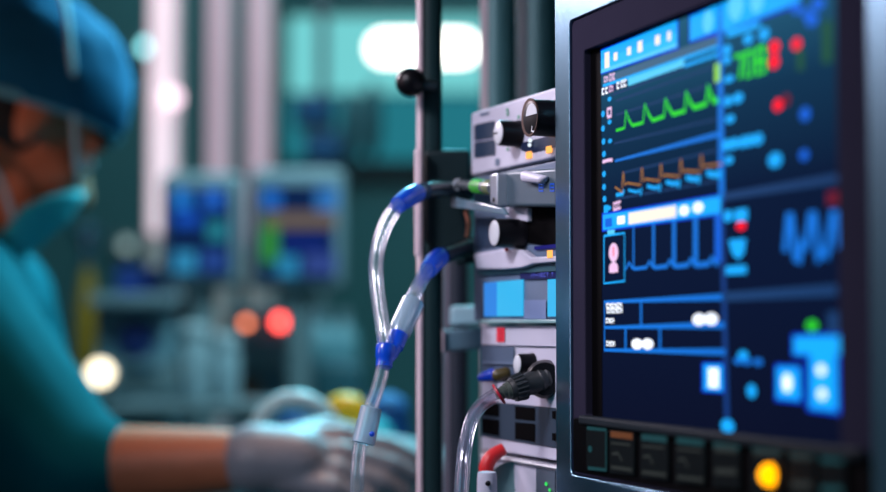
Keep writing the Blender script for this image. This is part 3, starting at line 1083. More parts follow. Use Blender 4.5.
# horizontal rail bracket
t = thing('rail_bracket', P(440, 352, 1.30), 'pale horizontal rail bracket reaching from the pole to the stack', 'bracket')
m = MB().hexa([P(x, y, 1.28) for x, y in ((438, 331), (484, 327), (484, 349), (438, 352))], [P(x, y, 1.33) for x, y in ((438, 331), (484, 327), (484, 349), (438, 352))])
part('rail', m, mat('blue_grey_rail', (0.09, 0.17, 0.23), 0.4), t, bevel=.002)
part('end_cap', MB().hexa([P(x, y, 1.275) for x, y in ((437, 330), (444, 330), (444, 352), (437, 352))], [P(x, y, 1.335) for x, y in ((437, 330), (444, 330), (444, 352), (437, 352))]), POLEL, t, bevel=.001)
part('upper_block', MB().hexa([P(x, y, 1.30) for x, y in ((450, 306), (484, 305), (484, 325), (450, 326))], [P(x, y, 1.34) for x, y in ((450, 306), (484, 305), (484, 325), (450, 326))]), mat('pale_blue_block', (0.30, 0.50, 0.58), 0.4), t, bevel=.003)

# thick columns behind the stack
for (a, c, d, lab) in ((480, 517, 1.42, 'thick dark teal gas column rising behind the top module'), (517, 566, 1.52, 'wider dark column rising close to the monitor frame')):
    pc, pr = upright(a, c, d)
    t = thing('gas_column', pc, lab, 'column')
    part('column_tube', MB().cyl(pc + V((0, 0, .0)), pc + V((0, 0, 2.79)), pr, 40), mat('column_teal', (0.06, 0.17, 0.19), 0.42, 0.2, aniso=(20, 20, 1), var=.3), t)
    part('column_highlight', MB().box(pc + V((-pr * .80, -pr * .66, 1.4)), (.005, .005, 2.7)), POLEL if a == 480 else mat('dusky_column_highlight', (0.20, 0.14, 0.17), 0.4), t)  # soft highlight down the column, painted as a thin strip
    part('floor_ring', MB().lathe(pc, pc + V((0, 0, .03)), [(0, pr * 1.8), (.6, pr * 1.8), (1, pr * 1.2)], 32), DSTEEL, t)

# ------------------------------------------------------------------ tubes
TUBE = clear('clear_tubing', (0.985, 0.995, 1), rough=.16, amt=.55, body=(0.62, 0.78, 0.85), bodyamt=.055)
TUBEV = clear('clear_violet_tubing', (0.98, 0.98, 1), rough=.14, amt=.4, body=(0.62, 0.62, 0.85), bodyamt=.055)
FROST = clear('frosted_connector', (0.75, 0.88, 0.95), rough=.18, amt=.8, body=(0.60, 0.80, 0.95), bodyamt=.42)
BLUET = mat('blue_ferrule', (0.004, 0.055, 0.52), 0.28, em=(0.0, 0.10, 0.9), es=.10, coat=.4)


def tubing(name, pts, r_out, label, mat_=TUBE):
    o = part(name, MB().tube(pts, r_out, 20, 10, cap=False), mat_, None, pts[-1])
    tag(o, label, 'tube')
    part('inner_bore', MB().tube(pts, r_out * .62, 16, 10, cap=False), mat_, o)
    return o


p1 = [P(470, 191, 1.224), P(455, 189, 1.215), P(436, 189, 1.195), P(416, 193, 1.17), P(400, 203, 1.145), P(386, 224, 1.14), P(377.5, 250, 1.135), P(376, 276, 1.13), P(379, 304, 1.12), P(383, 330, 1.11), P(385.5, 350, 1.105)]
o = tubing('infusion_tube', p1, .0050, 'upper clear tube arching left from the clamp down to the blue junction')
part('dark_sleeve', MB().tube(p1[:4][:3] + [P(424, 191, 1.18)], .0062, 20), mat('dark_sleeve', (0.012, 0.03, 0.045), 0.25, coat=.5), o)
part('blue_collar', MB().tube([P(417, 193, 1.171), P(408, 197.5, 1.157), P(398, 205, 1.1435)], [.0066, .0068, .0058], 20), BLUET, o)
p2 = [P(470, 248, 1.222), P(458, 250, 1.21), P(442, 256, 1.185), P(429, 268, 1.16), P(418, 287, 1.14), P(408, 308, 1.13), P(399, 330, 1.12), P(391, 346, 1.112)]
o = tubing('infusion_tube', p2, .0050, 'lower clear tube slanting from the bracket into a frosted connector')
part('dark_sleeve', MB().tube(p2[:3], .0064, 20), mat('dark_sleeve', (0.012, 0.03, 0.045), 0.25), o)
part('blue_collar', MB().tube([P(440, 257, 1.182), P(434, 262.5, 1.17), P(428, 270, 1.158)], [.0066, .0070, .0060], 20), BLUET, o)
a, c = P(413.5, 301, 1.134), P(398, 335, 1.117)
part('frosted_connector', MB().lathe(a, c, [(0, .0060), (.04, .0078), (.85, .0078), (1, .0064)], 28), FROST, o)
a, c = P(399, 333, 1.118), P(394, 347, 1.112)
part('blue_sleeve', MB().lathe(a, c, [(0, .0066), (1, .0062)], 24), BLUET, o)
# Y junction
jc = P(385, 366, 1.10)
yj = thing('tube_junction', jc, 'deep blue Y junction joining the two clear tubes', 'connector')
part('barrel', MB().lathe(P(385.5, 345, 1.105), P(384, 367, 1.10), [(0, .0060), (.08, .0064), (.55, .0062), (.6, .0056), (1, .0054)], 28), BLUET, yj)
part('side_branch', MB().tube([P(386, 358, 1.103), P(391, 353, 1.108), P(395, 345, 1.112)], .0050, 20), BLUET, yj)
# tube below the junction
p3 = [P(384, 362, 1.10), P(380.5, 378, 1.098), P(375.5, 394, 1.096), P(370, 410, 1.094), P(365, 430, 1.092), P(360, 446, 1.09), P(358, 462, 1.088), P(357, 482, 1.086), P(357, 520, 1.084)]
o = tubing('drip_line', p3, .0047, 'clear drip line hanging below the blue junction through a frosted sleeve')
a, c = P(371.5, 407, 1.094), P(363, 444, 1.09)
part('frosted_sleeve', MB().lathe(a, c, [(0, .0062), (.03, .0070), (.97, .0076), (1, .0064)], 28), FROST, o)
part('blue_dot', MB().ell(P(372, 434, 1.082), .0018), BLUET, o)
# tube from the big connector
td = (tip - EYE).dot(FW)
p4 = [tip, P(490, 398.5, td - .003), P(482, 404.5, td - .008), P(474, 415, td - .016), P(468.5, 430, td - .025), P(465, 448, td - .034), P(463, 468, td - .04), P(461.5, 492, td - .044), P(460, 530, td - .046)]
o = tubing('outlet_tube', p4, .0046, 'clear violet tinted tube curving down from the black ribbed connector', TUBEV)

exec_people = True
# ------------------------------------------------------------------ the person at the left
SKIN = mat('warm_skin', (0.45, 0.15, 0.075), 0.5, var=.1, scale=60)
SKIND = mat('skin_face', (0.30, 0.13, 0.085), 0.5, var=.12, scale=60)
CAPM = mat('blue_cap_fabric', (0.006, 0.085, 0.18), 0.85, var=.2, scale=25, bump=.4, spec=.08)
MASKM = mat('turquoise_mask_fabric', (0.02, 0.40, 0.46), 0.7, var=.12, scale=60)
GOWN = mat('teal_scrub_fabric', (0.002, 0.10, 0.13), 0.9, var=.2, scale=18, bump=.3, spec=.05)
GLOVE = mat('pale_latex_glove', (0.23, 0.25, 0.30), 0.45, var=.08, scale=40)
DARKHAIR = mat('dark_hair', (0.012, 0.008, 0.007), 0.6)

HC = P(31, 117, 1.88)          # head centre, ear level
yaw, tilt = math.radians(33), math.radians(30)
HR = (Matrix.Rotation(yaw, 3, 'Z') @ Matrix.Rotation(tilt, 3, 'Y'))
HC = HC - HR @ V((-.005, -.074, -.005))


def hp(x, y, z):
    return HC + HR @ V((x, y, z))


def bp_(x, y, d):
    return P(x, y, d)


neck = hp(-.075, 0, -.165)
shR = P(-62, 300, 1.78)       # near shoulder
shL = shR + V((-.04, .35, .0))
chest = (shR + shL) / 2 + V((-.075, 0, -.13))
hip = V((chest.x - .08, chest.y, .92))
elb = P(66, 470, 1.66)
wri = P(264, 460, 1.62)
elbL = P(60, 560, 2.06)
wriL = P(250, 545, 1.90)
knuck = P(343, 462, 1.62)
pers = thing('person', V((hip.x, hip.y, 0)), 'person in teal scrubs, blue cap and turquoise mask, reaching forward with gloved hands', 'person')

body = MB()
# skull, face
body.ell(hp(-.010, 0, .035), (.098, .076, .088), HR)
body.ell(hp(.042, 0, -.035), (.052, .058, .082), HR)
body.ell(hp(.046, 0, -.088), (.044, .044, .034), HR)
body.cap_(hp(.092, 0, .004), hp(.112, 0, -.034), .010, .015)
body.cap_(hp(.083, -.034, .020), hp(.083, .034, .020), .014, .014)
for s in (-1, 1):
    body.ell(hp(.060, .036 * s, -.032), (.028, .026, .026), HR)
    body.ell(hp(.102, .012 * s, -.036), .010)
    body.ell(hp(-.004, .078 * s, -.008), (.020, .010, .033), HR)
    body.ell(hp(.006, .077 * s, .0), (.010, .012, .018), HR)
body.ell(hp(.090, 0, -.066), (.014, .024, .008), HR)
body.ell(hp(.088, 0, -.078), (.013, .021, .008), HR)
body.cap_(hp(-.03, 0, -.05), neck, .060, .066)
# torso, arms, legs
body.cap_(neck, chest, .085, .13)
body.cap_(shR, shL, .068, .068)
body.cap_(chest, hip, .14, .145)
body.cap_(chest + V((.02, -.08, 0)), hip + V((0, -.08, .02)), .10, .11)
body.cap_(chest + V((.02, .08, 0)), hip + V((0, .08, .02)), .10, .11)
fdir = (knuck - wri).normalized()
for sh, el, wr in ((shR, elb, wri), (shL, elbL, wriL)):
    body.cap_(sh, el, .058, .043)
    body.cap_(el, el + (wr - el) * .4, .043, .040)
    body.cap_(el + (wr - el) * .4, wr, .040, .029)
for s in (-1, 1):
    hj = hip + V((0, .09 * s, -.02))
    kn_ = V((hj.x + .04, hj.y, .49))
    an_ = V((hj.x + .0, hj.y, .09))
    body.cap_(hj, kn_, .088, .058)
    body.cap_(kn_, an_, .056, .040)
    body.cap_(an_ + V((-.02, 0, -.05)), an_ + V((.15, 0, -.055)), .036, .03)
bo = part('body', body, SKIN, pers, remesh=.006, smo=8)


def hand(wr, kn, side, r, curl, spread=.021, upv=V((0, 0, 1))):
    """five separate fingers bent at the knuckles, thumb from the side of the palm"""
    f = (kn - wr).normalized()
    s = f.cross(upv).normalized() * side
    dn = -(s.cross(f).normalized()) * side
    if dn.z > 0:
        dn = -dn
    mb = MB()
    L = (kn - wr).length
    for k in range(4):
        b0 = wr + s * ((k - 1.5) * .012)
        k0 = kn + s * ((k - 1.5) * spread) - f * (.004 * abs(k - 1))
        mb.cap_(b0, k0, r * 1.55, r * 1.28)
        ln = (.043, .049, .045, .035)[k]
        c_ = curl[k]
        d1 = (f * math.cos(c_) + dn * math.sin(c_))
        q1 = k0 + d1 * ln
        d2 = (f * math.cos(c_ * 2.0) + dn * math.sin(c_ * 2.0))
        q2 = q1 + d2 * ln * .62
        d3 = (f * math.cos(c_ * 2.7) + dn * math.sin(c_ * 2.7))
        q3 = q2 + d3 * ln * .48
        mb.cap_(k0, q1, r * 1.05, r * .98)
        mb.cap_(q1, q2, r * .98, r * .88)
        mb.cap_(q2, q3, r * .88, r * .74)
    t0 = wr + f * L * .25 - s * .026
    t1 = t0 + f * .036 - s * .026 + dn * .012
    t2 = t1 + f * .030 - s * .004 + dn * .016
    t3 = t2 + f * .022 + s * .004 + dn * .012
    mb.cap_(wr + f * L * .12 - s * .012, t0 + f * .01, r * 1.5, r * 1.4)
    mb.cap_(t0, t1, r * 1.4, r * 1.15)
    mb.cap_(t1, t2, r * 1.1, r * 1.0)
    mb.cap_(t2, t3, r * 1.0, r * .8)
    return mb


gm = hand(wri, knuck, 1, .0098, (.30, .34, .38, .45), upv=V((0, -.75, .66)))
gm.cap_(wri - fdir * .008, wri + fdir * .03, .036, .033)
part('glove', gm, GLOVE, pers, remesh=.0032, smo=5, label='pale glove on the near hand')
kL = wriL + (P(330, 520, 1.88) - wriL).normalized() * .085
gm = hand(wriL, kL, -1, .0098, (.55, .6, .6, .7), upv=V((0, .3, .95)))
gm.cap_(wriL - (kL - wriL).normalized() * .035, wriL, .033, .031)
part('glove', gm, GLOVE, pers, remesh=.0032, smo=5, label='pale glove on the far hand')

# scrub top: torso and sleeves to the elbow
sc_ = MB()
sc_.cap_(neck + V((-.06, 0, -.075)), chest, .085, .15)
sc_.cap_(shR, shL, .084, .084)
for sh in (shR, shL):
    sc_.cap_(neck + V((-.075, 0, -.06)), sh, .078, .080)
sc_.cap_(chest, hip + V((0, 0, .06)), .158, .165)
sc_.cap_(chest + V((.02, -.09, 0)), hip + V((0, -.09, .05)), .115, .125)
sc_.cap_(chest + V((.02, .09, 0)), hip + V((0, .09, .05)), .115, .125)
for sh, el, wr in ((shR, elb, wri), (shL, elbL, wriL)):
    sc_.cap_(sh, el, .082, .066)
    sc_.cap_(el, el + (wr - el) * .12, .064, .056)
sc_.cap_(shR, shR + V((.05, .02, -.30)), .07, .09)
part('scrub_top', sc_, GOWN, pers, remesh=.007, smo=8)
tr_ = MB()
for s in (-1, 1):
    hj = hip + V((0, .09 * s, -.0))
    tr_.cap_(hj, V((hj.x + .04, hj.y, .49)), .105, .085)
    tr_.cap_(V((hj.x + .04, hj.y, .49)), V((hj.x, hj.y, .14)), .082, .075)
part('trousers', tr_, GOWN, pers, remesh=.008)
for s in (-1, 1):
    hj = hip + V((0, .09 * s, 0))
    part('shoe', MB().cap_(V((hj.x - .03, hj.y, .045)), V((hj.x + .16, hj.y, .04)), .045, .038), BGWHITE, pers)

# forearm skin is warmer in the light: own thin layer of skin below the sleeve is the body itself
# cap
cp = MB().ell(hp(-.008, 0, .050), (.119, .100, .110), HR, 48, 32)
keep_v = []
lim = lambda q: (q.x * .42 + .002)   # brim plane: high over the brow, low at the nape


bmx = bmesh.new()
mec = bpy.data.meshes.new('cap')
mec.from_pydata([tuple(HR.transposed() @ (p - HC)) for p in cp.v], [], cp.f)
bmx.from_mesh(mec)
rnd = random.Random(3)
from mathutils import noise as mnoise
for v_ in bmx.verts:
    n_ = mnoise.noise(v_.co * 28) * .006 + mnoise.noise(v_.co * 60) * .002
    v_.co += v_.co.normalized() * n_
bmesh.ops.bisect_plane(bmx, geom=bmx.verts[:] + bmx.edges[:] + bmx.faces[:], plane_co=(0, 0, .012), plane_no=(-.30, 0, 1), clear_inner=True)
bmx.to_mesh(mec)
bmx.free()
cv = MB().add([HC + HR @ v_.co for v_ in mec.vertices], [tuple(p.vertices) for p in mec.polygons])
cap = part('surgical_cap', cv, CAPM, pers, solid=.002, angle=80)
bd = [hp(.115 * math.cos(a) - .004, .088 * math.sin(a), .012 + .30 * (.115 * math.cos(a))) for a in [2 * PI * k / 24 for k in range(25)]]
part('cap_band', MB().tube(bd, .0055, 10, 2), mat('pale_blue_band', (0.10, 0.36, 0.48), 0.7), cap)
# mask
mk = MB()
rows, cols = 12, 20
vs = []
for i in range(rows + 1):
    t_ = i / rows
    rx = .076 * (1 - .40 * t_ ** 2.2)
    for j in range(cols + 1):
        a = math.radians(-88 + 176 * j / cols)
        bul = .042 * max(0, math.cos(a)) ** 3 * (1 - abs(t_ - .22) * .9) if True else 0
        pl = .0015 * math.sin(t_ * 22)
        zt = -.026 - .072 * (1 - math.cos(a))
        z = zt + (-.136 - .014 * math.cos(a) - zt) * t_
        vs.append(hp(.036 + (rx * .72 + bul * .55 + pl) * math.cos(a), (rx * .98) * math.sin(a) * (1 - .12 * t_), z))
fs = []
for i in range(rows):
    for j in range(cols):
        a = i * (cols + 1) + j
        fs.append((a, a + 1, a + cols + 2, a + cols + 1))
mk.add(vs, fs)
msk = part('face_mask', mk, MASKM, pers, solid=.0025, angle=80)
for s in (-1, 1):
    part('mask_tie', MB().tube([hp(.090, .040 * s, -.034), hp(.055, .072 * s, -.004), hp(.020, .092 * s, .035), hp(-.012, .104 * s, .075), hp(-.05, .085 * s, .130), hp(-.085, .03 * s, .158)], .0035, 10), mat('pale_tie', (0.38, 0.58, 0.66), 0.6), msk)
    part('mask_tie', MB().tube([hp(.036, .070 * s, -.112), hp(-.01, .080 * s, -.080), hp(-.06, .062 * s, -.075), hp(-.095, .02 * s, -.07)], .0032, 10), mat('pale_tie', (0.38, 0.58, 0.66), 0.6), msk)
kn2 = MB().ell(hp(-.085, -.03, .168), (.020, .016, .012), HR)
kn2.cap_(hp(-.085, -.03, .168), hp(-.055, -.06, .150), .009, .006)
part('tie_knot', kn2, mat('white_knot', (0.75, 0.82, 0.85), 0.6), msk)
for s in (-1, 1):
    ey = part('eye', MB().ell(hp(.0855, .032 * s, -.002), .0115), mat('eye_white', (0.7, 0.7, 0.7), 0.2), pers)
    part('iris', MB().ell(hp(.0945, .032 * s, -.004), (.0035, .0055, .0055), HR), BLACK, ey)
    part('eyebrow', MB().tube([hp(.094, .016 * s, .023), hp(.097, .032 * s, .028), hp(.086, .052 * s, .022)], .0035, 8), DARKHAIR, pers)
hr_ = MB().ell(hp(-.035, 0, -.010), (.080, .0772, .055), HR)
part('hair', hr_, DARKHAIR, pers)

# ------------------------------------------------------------------ operating field below the hands
bx_ = P(330, 520, 1.95)
t = thing('patient_table', V((bx_.x, bx_.y, 0)), 'draped procedure table below the gloved hands', 'table')
ztop = 1.073
part('tabletop', MB().box((bx_.x, bx_.y, ztop - .03), (.5, .6, .06)), mat('grey_teal_drape', (0.03, 0.12, 0.15), 0.8), t, bevel=.02)
part('pedestal', MB().lathe((bx_.x, bx_.y, 0), (bx_.x, bx_.y, ztop - .05), [(0, .2), (.06, .2), (.1, .06), (1, .06)]), DSTEEL, t)
# blue draped bundle
m = MB()
for k in range(16):
    a = rnd.uniform(0, 2 * PI)
    m.ell(P(312 + 42 * math.cos(a) * rnd.random(), 452 + 26 * math.sin(a) * rnd.random(), 1.99 + .05 * rnd.random()), (.045, .05, .035 + .01 * rnd.random()))
m.ell(P(318, 480, 2.0), (.085, .08, .05))
m.ell(P(306, 432, 1.96), (.034, .04, .034))
m.ell(P(386, 412, 2.02), (.030, .04, .026))
m.ell(P(380, 440, 2.02), (.04, .04, .04))
o = part('surgical_drape', m, mat('royal_blue_drape', (0.01, 0.09, 0.30), 0.7, bump=.4), None, V((P(318, 480, 2.0).x, P(318, 480, 2.0).y, ztop)), remesh=.008, smo=10)
tag(o, 'bundled blue surgical drape lying behind the gloved hand', 'drape')
# turquoise pad
m = MB().ell(P(352, 430, 1.96), (.040, .05, .022))
m.ell(P(370, 440, 1.95), (.03, .04, .03))
m.ell(P(362, 470, 1.96), (.05, .05, .065))
o = part('sponge_pad', m, mat('turquoise_pad', (0.01, 0.30, 0.36), 0.7), None, V((P(352, 430, 1.96).x, P(352, 430, 1.96).y, ztop)), remesh=.006)
tag(o, 'turquoise pad lying under the yellow holder', 'pad')
# yellow holder
yc = P(346, 413, 1.86)
t = thing('tube_holder', yc - V((0, 0, .02)), 'orange yellow tube holder clipped among the blue drapes', 'holder')
part('clip', MB().tube([P(330, 420, 1.86), P(339, 409, 1.86), P(352, 409, 1.86), P(364, 420, 1.86)], [.011, .016, .016, .010], 16), mat('orange_yellow_plastic', (1.0, 0.55, 0.003), 0.5), t)
part('clip_base', MB().box(P(348, 423, 1.86), (.034, .024, .016)), mat('orange_yellow_plastic', (1.0, 0.55, 0.003), 0.5), t, bevel=.003)
# loop of breathing hose
hp_ = [P(258, 462, 1.74), P(256, 440, 1.74), P(264, 416, 1.745), P(282, 402, 1.75), P(302, 401, 1.75), P(320, 410, 1.755), P(332, 428, 1.76), P(340, 448, 1.77), P(348, 475, 1.78)]
o = part('breathing_hose', MB().tube(hp_, .0105, 18, 12), mat('pale_blue_hose', (0.40, 0.62, 0.70), 0.35), None, hp_[0])
tag(o, 'pale blue breathing hose looping up beside the glove', 'hose')
m = MB()
for k in range(len(hp_) - 1):
    for q in (.0, .25, .5, .75):
        c = hp_[k].lerp(hp_[k + 1], q)
        d_ = (hp_[k + 1] - hp_[k]).normalized()
        m.lathe(c - d_ * .0012, c + d_ * .0012, [(0, .0116), (1, .0116)], 16)
part('ribbing', m, mat('pale_blue_hose', (0.40, 0.62, 0.70), 0.35), o)
# patient covered limb at the lower right of the gloves
m = MB().cap_(P(372, 470, 1.80), P(420, 484, 1.95), .042, .05)
m.cap_(P(362, 470, 1.80), P(330, 492, 1.86), .040, .04)
o = part('wrapped_arm_support', m, mat('pale_grey_wrap', (0.36, 0.42, 0.45), 0.7), None, V((P(372, 470, 1.8).x, P(372, 470, 1.8).y, ztop)), remesh=.008)
tag(o, 'pale grey wrapped arm support lying past the gloved fingers', 'support')

# ------------------------------------------------------------------ far room
# teal glow on the wall, added as luminous panels round the lamp
WY = 4.99


def wallp(x, y, off=0.0):
    d = ray(x, y)
    return EYE + d * ((WY - off) / d.y)


def wslab(x0, y0, x1, y1, t0, t1):
    a, c = wallp(x0, y0, t1), wallp(x1, y1, t1)
    return MB().box(((a.x + c.x) / 2, WY - (t0 + t1) / 2, (a.z + c.z) / 2), (abs(c.x - a.x), t1 - t0, abs(a.z - c.z)))


base = wallp(380, 170)
wl = thing('wall_glow_panel', V((base.x, WY, base.z)), 'teal wall glow on added luminous panels with a bright white lamp across them', 'light')
part('frame', wslab(268, 4, 492, 178, 0, .03), BGDARK, wl, bevel=.004)
part('upper_wall_glow', wslab(288, 16, 486, 92, .03, .05), glow('pale_teal_wall_glow', (0.22, 0.80, 0.82), .80), wl)  # glow around the lamp, put into an added emissive slab
part('lower_wall_glow', wslab(284, 96, 488, 160, .03, .04), glow('teal_wall_glow', (0.025, 0.29, 0.37), .62), wl)  # lit wall below the lamp, its light put into emission
a, c = wallp(384, 48, .07), wallp(462, 48, .07)
lp_ = MB().cap_(a, c, .045, .045)
part('white_lamp', lp_, glow('white_lamp', (1.0, 1.0, 0.90), 5.0), wl)

# bright uprights
COLM = mat('pink_white_paint', (0.85, 0.74, 0.78), 0.5)
cols_ = [(148, 180, 3.9, 'widest pale pinkish upright rising behind the person', 0.80), (206, 232, 4.2, 'middle pale pink upright between two others', 0.34), (247, 273, 4.3, 'pale pink upright closest to the teal wall glow', 0.34)]
for a, c, d, lab, es in cols_:
    pc, pr = upright(a, c, d)
    t = thing('light_column', pc, lab, 'column')
    part('column_shaft', MB().box(pc + V((0, 0, 1.39)), (pr * 2, .07, 2.74)), COLM, t, bevel=.01)
    zlo = P(0, 246, d).z
    part('glow_strip', MB().box(pc + V((0, -.045, 2.12)), (pr * 1.5, .02, 1.2)), mat('pink_strip_%d' % a, (0.8, 0.7, 0.72), 0.5, em=(0.95, 0.72, 0.82) if a == 148 else (0.85, 0.48, 0.66), es=es), t, bevel=.005)  # emission added to the upper shaft for the light falling on it
    part('lower_cover', MB().box(pc + V((0, -.042, 1.38)), (pr * 1.5, .014, .26)), mat('pink_cover', (0.72, 0.66, 0.62), 0.5), t, bevel=.004)
    part('foot', MB().box(pc + V((0, 0, .02)), (pr * 3, .14, .04)), DSTEEL, t)
    if a == 148:
        c_ = P(172, 97, d - .065)
        part('indicator_lamp', MB().lathe(c_ + V((0, .012, 0)), c_ - V((0, .008, 0)), [(0, .020), (.6, .020), (1, .014)], 20), glow('pink_indicator', (1.0, 0.72, 0.85), 2.6), t, label='round pinkish lamp on the upright')


def lamp_led(x, y, d, r, col, s, parent, name='indicator_lamp'):
    c = P(x, y, d)
    return part(name, MB().lathe(c + V((0, .006, 0)), c - V((0, .004, 0)), [(0, r), (.5, r), (1, r * .7)], 20), glow('led_%d_%d' % (x, y), col, s), parent)


# two far monitors on stands
def far_monitor(x0, y0, x1, y1, d, lab, blobs):
    a, c = P(x0, y0, d), P(x1, y1, d)
    w, h = c.x - a.x, a.z - c.z
    cx, cz, cy = (a.x + c.x) / 2, (a.z + c.z) / 2, a.y
    t = thing('bedside_monitor', V((cx, cy, 0)), lab, 'monitor')
    part('casing', MB().box((cx, cy + .04, cz), (w, .08, h)), BGWHITE, t, bevel=.015)
    s_ = part('display', MB().box((cx, cy - .003, cz - h * .02), (w * .80, .006, h * .76)), glow('far_display', (0.004, 0.02, 0.09), .8), t)
    for i, (bx0, by0, bx1, by1, col, st) in enumerate(blobs):
        p_, q_ = P(bx0, by0, d - .012), P(bx1, by1, d - .012)
        part('display_block', MB().box(((p_.x + q_.x) / 2, cy - .008, (p_.z + q_.z) / 2), (q_.x - p_.x, .002, p_.z - q_.z)), glow('far_%d_%d' % (bx0, by0), col, st), s_)
    part('stand', MB().cyl((cx, cy + .05, .05), (cx, cy + .05, cz - h / 2 + .02), .025), BGGREY, t)
    part('base', MB().lathe((cx, cy + .05, 0), (cx, cy + .05, .06), [(0, .065), (.4, .065), (.8, .05), (1, .03)]), BGDARK, t)
    return t


far_monitor(160, 172, 240, 287, 3.14, 'far blue screened monitor behind the face mask', [
    (174, 190, 190, 208, (0.02, 0.25, 0.85), .8), (204, 190, 222, 208, (0.02, 0.16, 0.75), .8), (174, 212, 200, 226, (0.01, 0.10, 0.65), .7), (208, 222, 226, 240, (0.03, 0.35, 0.45), .6),
    (174, 252, 196, 272, (0.04, 0.35, 0.65), .7), (202, 252, 226, 270, (0.03, 0.10, 0.45), .6)])
far_monitor(250, 168, 344, 290, 3.14, 'far monitor with tan and green bands left of the upper tube', [
    (262, 190, 280, 208, (0.02, 0.20, 0.80), .7), (316, 188, 338, 210, (0.05, 0.28, 0.80), .6), (262, 212, 336, 228, (0.22, 0.17, 0.14), .6), (262, 216, 278, 262, (0.05, 0.42, 0.06), .6),
    (282, 236, 328, 250, (0.006, 0.02, 0.20), .8), (278, 256, 298, 276, (0.03, 0.32, 0.62), .7), (304, 254, 336, 274, (0.05, 0.10, 0.42), .6)])

# syringe pump tower on a pole above the second monitor
pc, pr = upright(318, 326, 3.9)
t = thing('pump_pole', pc, 'thin pole carrying dark blue pumps in front of the wall glow', 'drip stand')
part('pole_tube', MB().cyl(pc, pc + V((0, 0, 2.2)), .012), BGGREY, t)
part('base', MB().lathe(pc, pc + V((0, 0, .05)), [(0, .06), (.4, .06), (1, .03)]), BGDARK, t)
for (x0, y0, x1, y1) in ((296, 96, 334, 128), (306, 132, 344, 164)):
    a, c = P(x0, y0, 3.83), P(x1, y1, 3.83)
    pm = part('pump', MB().box(((a.x + c.x) / 2, a.y, (a.z + c.z) / 2), (c.x - a.x, .08, a.z - c.z)), mat('navy_pump', (0.02, 0.09, 0.18), 0.5), t, bevel=.008)
    part('pump_face', MB().box(((a.x + c.x) / 2, a.y - .042, (a.z + c.z) / 2), ((c.x - a.x) * .6, .004, (a.z - c.z) * .5)), glow('pump_face', (0.02, 0.12, 0.32), .5), pm)
for (x0, y0) in ((352, 98), (372, 90)):
    c = P(x0, y0, 3.85)
    part('drip_bag', MB().ell(c - V((0, 0, .07)), (.025, .018, .09)), mat('dusky_bag', (0.05, 0.16, 0.19), 0.3), t)
part('hook_bar', MB().tube([pc + V((-.1, 0, 2.18)), pc + V((0, 0, 2.2)), pc + V((.14, -.05, 2.06))], .006), BGGREY, t)

# ventilator cart with two red lamps
def cart_box(name, x0, y0, x1, y1, d, dep, m_, lab, cat):
    a, c = P(x0, y0, d), P(x1, y1, d)
    w, cx, cy = c.x - a.x, (a.x + c.x) / 2, a.y
    t = thing(name, V((cx, cy + dep / 2, 0)), lab, cat)
    part('cabinet', MB().box((cx, cy + dep / 2, (a.z + .08) / 2), (w, dep, a.z - .08)), m_, t, bevel=.012)
    for sx_ in (-1, 1):
        for sy_ in (.1, .9):
            q = V((cx + sx_ * w * .4, cy + dep * sy_, .04))
            part('caster', MB().cyl(q - V((.012, 0, 0)), q + V((.012, 0, 0)), .04), BLACK, t)
    return t, a, c


t, a, c = cart_box('ventilator', 226, 306, 306, 420, 3.3, .3, mat('steel_blue_casing', (0.10, 0.22, 0.30), 0.5), 'grey blue ventilator with two glowing red lamps on its front', 'ventilator')
lamp_led(280, 322, 3.29, .0125, (1.0, 0.075, 0.06), 8.0, t, 'red_lamp')
lamp_led(246, 323, 3.29, .0085, (1.0, 0.25, 0.12), 4.2, t, 'red_lamp')
q0, q1 = P(236, 345, 3.295), P(298, 372, 3.295)
part('front_panel', MB().box(((q0.x + q1.x) / 2, q0.y - .003, (q0.z + q1.z) / 2), (q1.x - q0.x, .008, q0.z - q1.z)), BGWHITE, t)
q0, q1 = P(232, 376, 3.295), P(262, 420, 3.295)
part('brown_hatch', MB().box(((q0.x + q1.x) / 2, q0.y - .003, (q0.z + q1.z) / 2), (q1.x - q0.x, .008, q0.z - q1.z)), mat('dusky_brown', (0.10, 0.06, 0.05), 0.6), t)
t, a, c = cart_box('anaesthesia_cart', 94, 302, 172, 420, 3.1, .35, mat('pale_blue_casing', (0.13, 0.27, 0.34), 0.5), 'pale blue cart with a dark round dial behind the cream lamp', 'cart')
q = P(136, 338, 3.09)
part('dial', MB().lathe(q + V((0, .012, 0)), q - V((0, .006, 0)), [(0, .035), (.6, .035), (1, .028)]), mat('navy_dial', (0.01, 0.03, 0.16), 0.4), t)
q0, q1 = P(94, 300, 3.08), P(174, 307, 3.08)
part('worktop', MB().box(((q0.x + q1.x) / 2, q0.y + .16, q0.z), (q1.x - q0.x + .01, .38, .022)), BGWHITE, t, bevel=.004)
q0, q1 = P(104, 360, 3.095), P(176, 392, 3.095)
dr = part('drawer', MB().box(((q0.x + q1.x) / 2, q0.y - .002, (q0.z + q1.z) / 2), (q1.x - q0.x, .01, q0.z - q1.z)), BGGREY, t, bevel=.003)
part('handle', MB().cyl(P(125, 368, 3.08), P(158, 368, 3.08), .006), STEEL, dr)
q = P(112, 288, 3.2)
o = part('supply_box', MB().box((P(147, 286, 3.25).x, P(147, 286, 3.25).y, P(147, 286, 3.25).z + .004), (.10, .10, .062)), mat('deep_blue_box', (0.01, 0.05, 0.28), 0.5), None, P(147, 302, 3.25), bevel=.004)
tag(o, 'deep blue supply box lying on the pale blue cart', 'box')
